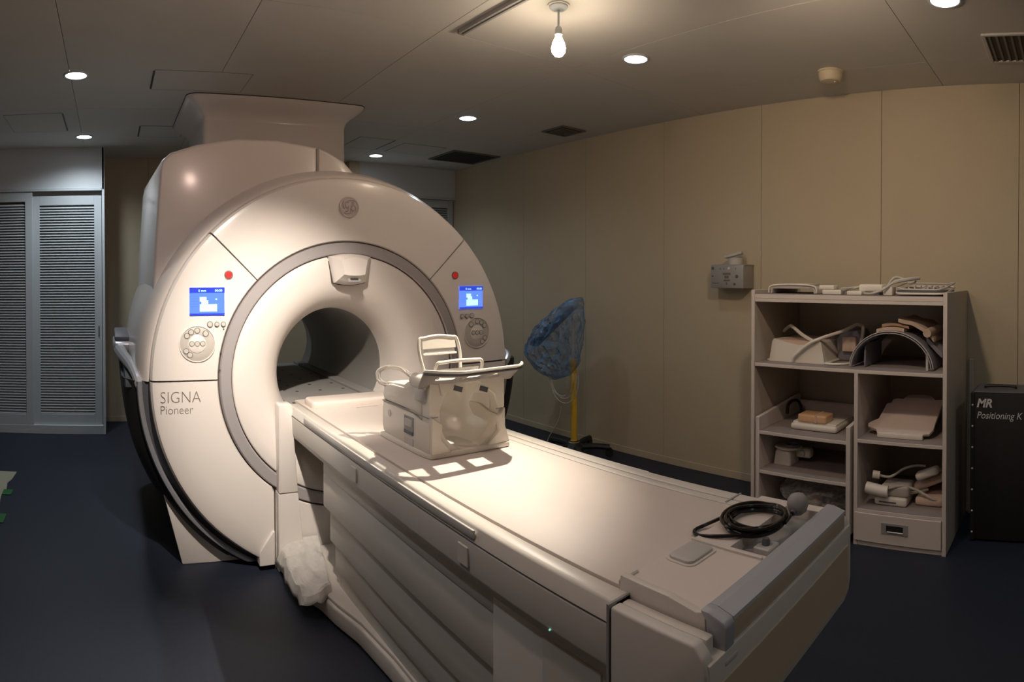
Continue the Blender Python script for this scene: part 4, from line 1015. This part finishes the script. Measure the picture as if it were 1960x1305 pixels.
# level two: small coil
Z2 = .343
t = thing('wrist_coil', 'small white coil with oval plate on four feet on the middle level of the cart', 'coil', (3.38, 1.69, Z2))
secs = [rrect(3.33, 3.46, 1.635, 1.755, .012, Z2), rrect(3.335, 3.455, 1.642, 1.748, .018, Z2+.075), rrect(3.345, 3.445, 1.652, 1.738, .018, Z2+.088)]
ob('body', loft(B(), secs), 'coil', t, ang=50)
first = None
for x in (3.335, 3.44):
    for y in (1.640, 1.735): ob('foot', bx(B(), x, x+.018, y, y+.018, Z2, Z2+.012, .003), 'coil', t)
b = B(); lathe(b, [(0, .0), (.07, 0), (.078, .006), (.07, .014), (.055, .012), (0, .010)], (3.39, 1.678, Z2+.092), 'z', 28)
bmesh.ops.scale(b, vec=(1, 1.15, 1), space=Matrix.Translation((-3.39, -1.678, 0)), verts=b.verts); ob('oval_plate', b, 'coil', t)
ob('plate_ring', lathe(B(), [(.030, .014), (.036, .026), (.046, .026), (.05, .014)], (3.40, 1.655, Z2+.092), 'z', 24), 'coilgrey', t)
ob('side_arm', bx(B(), 3.40, 3.46, 1.535, 1.64, Z2+.035, Z2+.095, .018, 3), 'coil', t)
ob('arm_knob', lathe(B(), [(0, -.012), (.018, -.010), (.02, 0)], (3.40, 1.59, Z2+.065), 'x', 16), 'lgrey', t)
# level three: bagged coils
Z3 = .088
bm = bmesh.new(); bmesh.ops.create_icosphere(bm, subdivisions=4, radius=1)
for v_ in bm.verts:
    d = v_.co; nn = 1+.22*noise.noise(d*2.2+Vector((3, 1, 2)))+.10*noise.noise(d*6)
    v_.co = Vector((3.42+d.x*.16*nn, 1.50+d.y*.235*nn, max(Z3+.002, Z3+.085+d.z*.095*nn)))
single('bagged_parts', bm, 'film', 'clear plastic bag filled with parts on the bottom level of the cart', 'bag', (3.42, 1.5, Z3), ang=25)
t = thing('small_coil', 'grey and pink coil parts inside the clear bag on the cart bottom', 'coil', (3.42, 1.55, Z3))
ob('ring', lathe(B(), [(.035, .004), (.045, .008), (.055, .004), (.055, .03), (.035, .03)], (3.40, 1.62, Z3+.03), 'z', 20), 'coil', t)
ob('pad', bx(B(), 3.38, 3.48, 1.48, 1.58, Z3+.004, Z3+.07, .02, 3), 'foam', t)
ob('block', bx(B(), 3.34, 3.42, 1.34, 1.40, Z3+.004, Z3+.05, .012, 3), 'foam', t)
ob('cable', tube(B(), smooth([(3.35, 1.66, Z3+.02), (3.33, 1.58, Z3+.05), (3.36, 1.48, Z3+.10), (3.42, 1.40, Z3+.08)], 5), .008, 8), 'cable', t)

# right bay, upper: tilted plate coil
Z4 = .595
t = thing('plate_coil', 'pinkish white plate coil leaning back in the right bay', 'coil', (3.42, .93, Z4))
P = [(.800, 0), (.800, .018), (.770, .022), (.752, .06), (.752, .10), (.738, .30), (.750, .312), (.790, .305), (.815, .335), (.84, .345), (.94, .345), (.965, .335), (.985, .30), (1.02, .302), (1.045, .292), (1.05, .26), (1.075, .25), (1.09, .12), (1.115, .10), (1.14, .075), (1.135, .05), (1.08, .03), (1.065, .0)]
R = Matrix.Translation((3.275, 0, Z4)) @ Matrix.Rotation(D(60), 4, 'Y')
b = B(); prism(b, [(y, z) for y, z in P], 'x', -.009, .009, .003, 2, R=R); bmesh.ops.translate(b, vec=(0, 0, .014), verts=b.verts)
ob('plate', b, 'foam2', t)
b = B(); prism(b, [(.79, .0), (.79, .30), (1.05, .28), (1.05, 0)], 'x', -.030, -.010, .008, 2, R=R)
b2 = B(); ob('support', bx(B(), 3.30, 3.52, .82, 1.04, Z4, Z4+.03, .01), 'coil', t); b.free(); b2.free()
ob('front_step', bx(B(), 3.262, 3.292, .80, 1.065, Z4, Z4+.030, .006), 'coil', t)
# right bay, lower: coil with cables
Z5 = .2075
t = thing('flex_coil_box', 'white boxy connector with barrel plug and pale cables in the lower right bay', 'coil', (3.36, 1.0, Z5))
ob('box', bx(B(), 3.28, 3.44, .895, 1.085, Z5, Z5+.050, .014, 3), 'coil', t)
ob('box_lid', bx(B(), 3.29, 3.43, .885, 1.05, Z5+.05, Z5+.115, .016, 3), 'coilgrey2', t)
ob('slot', bx(B(), 3.277, 3.283, .955, 1.055, Z5+.018, Z5+.026), 'dgrey', t)
ob('barrel_plug', tube(B(), [(3.265, 1.125, Z5+.10), (3.265, 1.035, Z5+.088), (3.27, 1.0, Z5+.086)], .032, 18), 'coil', t)
ob('plug_tip', tube(B(), [(3.30, 1.10, Z5+.165), (3.31, 1.06, Z5+.16)], .022, 16), 'coil', t)
ob('cable', tube(B(), smooth([(3.31, 1.07, Z5+.16), (3.32, 1.0, Z5+.155), (3.36, .93, Z5+.195), (3.40, .87, Z5+.205), (3.42, .82, Z5+.20)], 6), .007, 8), 'cable', t)
ob('cable', tube(B(), smooth([(3.28, 1.0, Z5+.10), (3.30, .93, Z5+.115), (3.33, .85, Z5+.09), (3.33, .76, Z5+.05), (3.36, .69, Z5+.03)], 6), .008, 8), 'cable', t)
ob('cable', tube(B(), smooth([(3.36, .90, Z5+.06), (3.36, .86, Z5+.065), (3.40, .80, Z5+.075)], 5), .008, 8), 'cable', t)
t = thing('flex_coil_wrap', 'folded pinkish flexible coil with oval end behind the boxy connector', 'coil', (3.46, .78, Z5))
b = B(); R = Matrix.Translation((3.48, .785, Z5+.12)) @ Matrix.Rotation(D(-24), 4, 'X')
bx(b, -.10, .10, -.105, .105, -.024, .024, .020, 3, R=R); ob('upper_fold', b, 'foam', t)
ob('lower_fold', bx(B(), 3.33, 3.58, .70, .86, Z5, Z5+.05, .018, 3), 'foam', t)
b = B(); R = Matrix.Translation((3.35, .79, Z5+.185)) @ Matrix.Rotation(D(-22), 4, 'X')
bx(b, -.035, .035, -.07, .07, -.022, .022, .018, 3, R=R); ob('connector_head', b, 'coil', t)

# ------------------------------------------------------------------ black positioning kit case
CX = 3.42
t = thing('positioning_kit_case', 'tall black case lettered MR Positioning K beside the shelf', 'case', (3.56, .15, 0))
ob('case', bx(B(), CX, 3.70, -.28, .556, .012, .842, .006, 2), 'case', t)
ob('edge_frame', bx(B(), CX-.004, CX+.03, .534, .558, .008, .846, .002, 1), 'black', t)
ob('lid', bx(B(), CX+.01, 3.69, -.27, .545, .842, .850, .003, 1), 'dgrey', t)
ob('lid_handle', tube(B(), smooth([(3.55, .49, .85), (3.55, .485, .862), (3.55, .40, .866), (3.55, .32, .862), (3.55, .315, .85)], 4), .008, 8), 'black', t)
first = None
for k in range(7):
    z = .055+.120*k
    if first is None: first = ob('rivet', lathe(B(), [(0, -.004), (.004, -.0035), (.006, 0)], (CX-.004, .547, z), 'x', 10), 'rivet', t); zf = z
    else: dup(first, t, (0, 0, z-zf))
text('lettering', 'MR', .066, 'printw', (CX-.0008, .525, .765), (PI/2, 0, -PI/2), t, .0006, .25, .95, .0022)
text('lettering', 'Positioning K', .056, 'printw', (CX-.0008, .525, .700), (PI/2, 0, -PI/2), t, .0006, .25, .86)

# ------------------------------------------------------------------ wall box above the shelf's left end
t = thing('wall_control_box', 'grey metal control box with key spout on the right wall', 'control box', (3.775, 2.33, 1.49))
ob('enclosure', bx(B(), 3.70, XR, 2.195, 2.470, 1.410, 1.575, .004, 2), 'wboxm', t)
ob('lid_edge', bx(B(), 3.71, XR, 2.19, 2.475, 1.572, 1.580, .002, 1), 'wboxm', t)
ob('top_dial', tube(B(), [(3.775, 2.30, 1.578), (3.775, 2.30, 1.628)], .052, 24), 'lgrey', t)
b = B(); R = Matrix.Translation((3.765, 2.32, 1.648)) @ Matrix.Rotation(D(-14), 4, 'X') @ Matrix.Rotation(D(12), 4, 'Z')
bx(b, -.025, .025, -.075, .06, -.010, .010, .004, 1, R=R); ob('lever', b, 'lgrey', t)
ob('indicator', lathe(B(), [(0, -.008), (.008, -.007), (.011, 0)], (3.70, 2.312, 1.551), 'x', 16), 'bulk', t)
for y, z, r in ((2.452, 1.553, .011), (2.452, 1.497, .006), (2.248, 1.495, .013), (2.268, 1.440, .010)): ob('knob', lathe(B(), [(0, -.004), (r*.8, -.004), (r, 0)], (3.70, y, z), 'x', 14), 'dgrey', t)
b = B(); bx(b, 3.6985, 3.701, 2.30, 2.365, 1.505, 1.520); bx(b, 3.6985, 3.701, 2.315, 2.350, 1.480, 1.500); bx(b, 3.6985, 3.701, 2.305, 2.358, 1.460, 1.472); bx(b, 3.6985, 3.701, 2.40, 2.455, 1.4435, 1.449)
bx(b, 3.6985, 3.701, 2.328, 2.337, 1.435, 1.452); ob('print_marks', b, 'print', t, flat=True, kind='stuff')
b = B()
for y in (2.385, 2.353, 2.255): bx(b, 3.6985, 3.701, y, y+.006, 1.543, 1.556)
ob('print_marks', b, 'bezel', t, flat=True, kind='stuff')

# ------------------------------------------------------------------ floor sheet with green tape at the left edge
t = thing('floor_sheet', 'drab protective floor sheet with green tape at the left edge of the room', 'sheet', (-.95, 4.2, 0))
P = [(-.725, 4.64), (-.735, 4.46), (-.755, 4.38), (-.74, 4.25), (-.755, 4.12), (-.735, 3.95), (-.70, 3.75), (-.69, 3.58), (-.95, 3.45), (-1.45, 3.5), (-1.5, 4.62)]
ob('sheet', prism(B(), P, 'z', .0008, .004), 'cardboard', t, flat=True)
for y0, y1, x in ((4.14, 4.24, -.735), (3.66, 3.80, -.705)):
    b = B(); bx(b, x-.02, x+.045, y0, y1, .0042, .0052); ob('tape', b, 'green', t, flat=True)
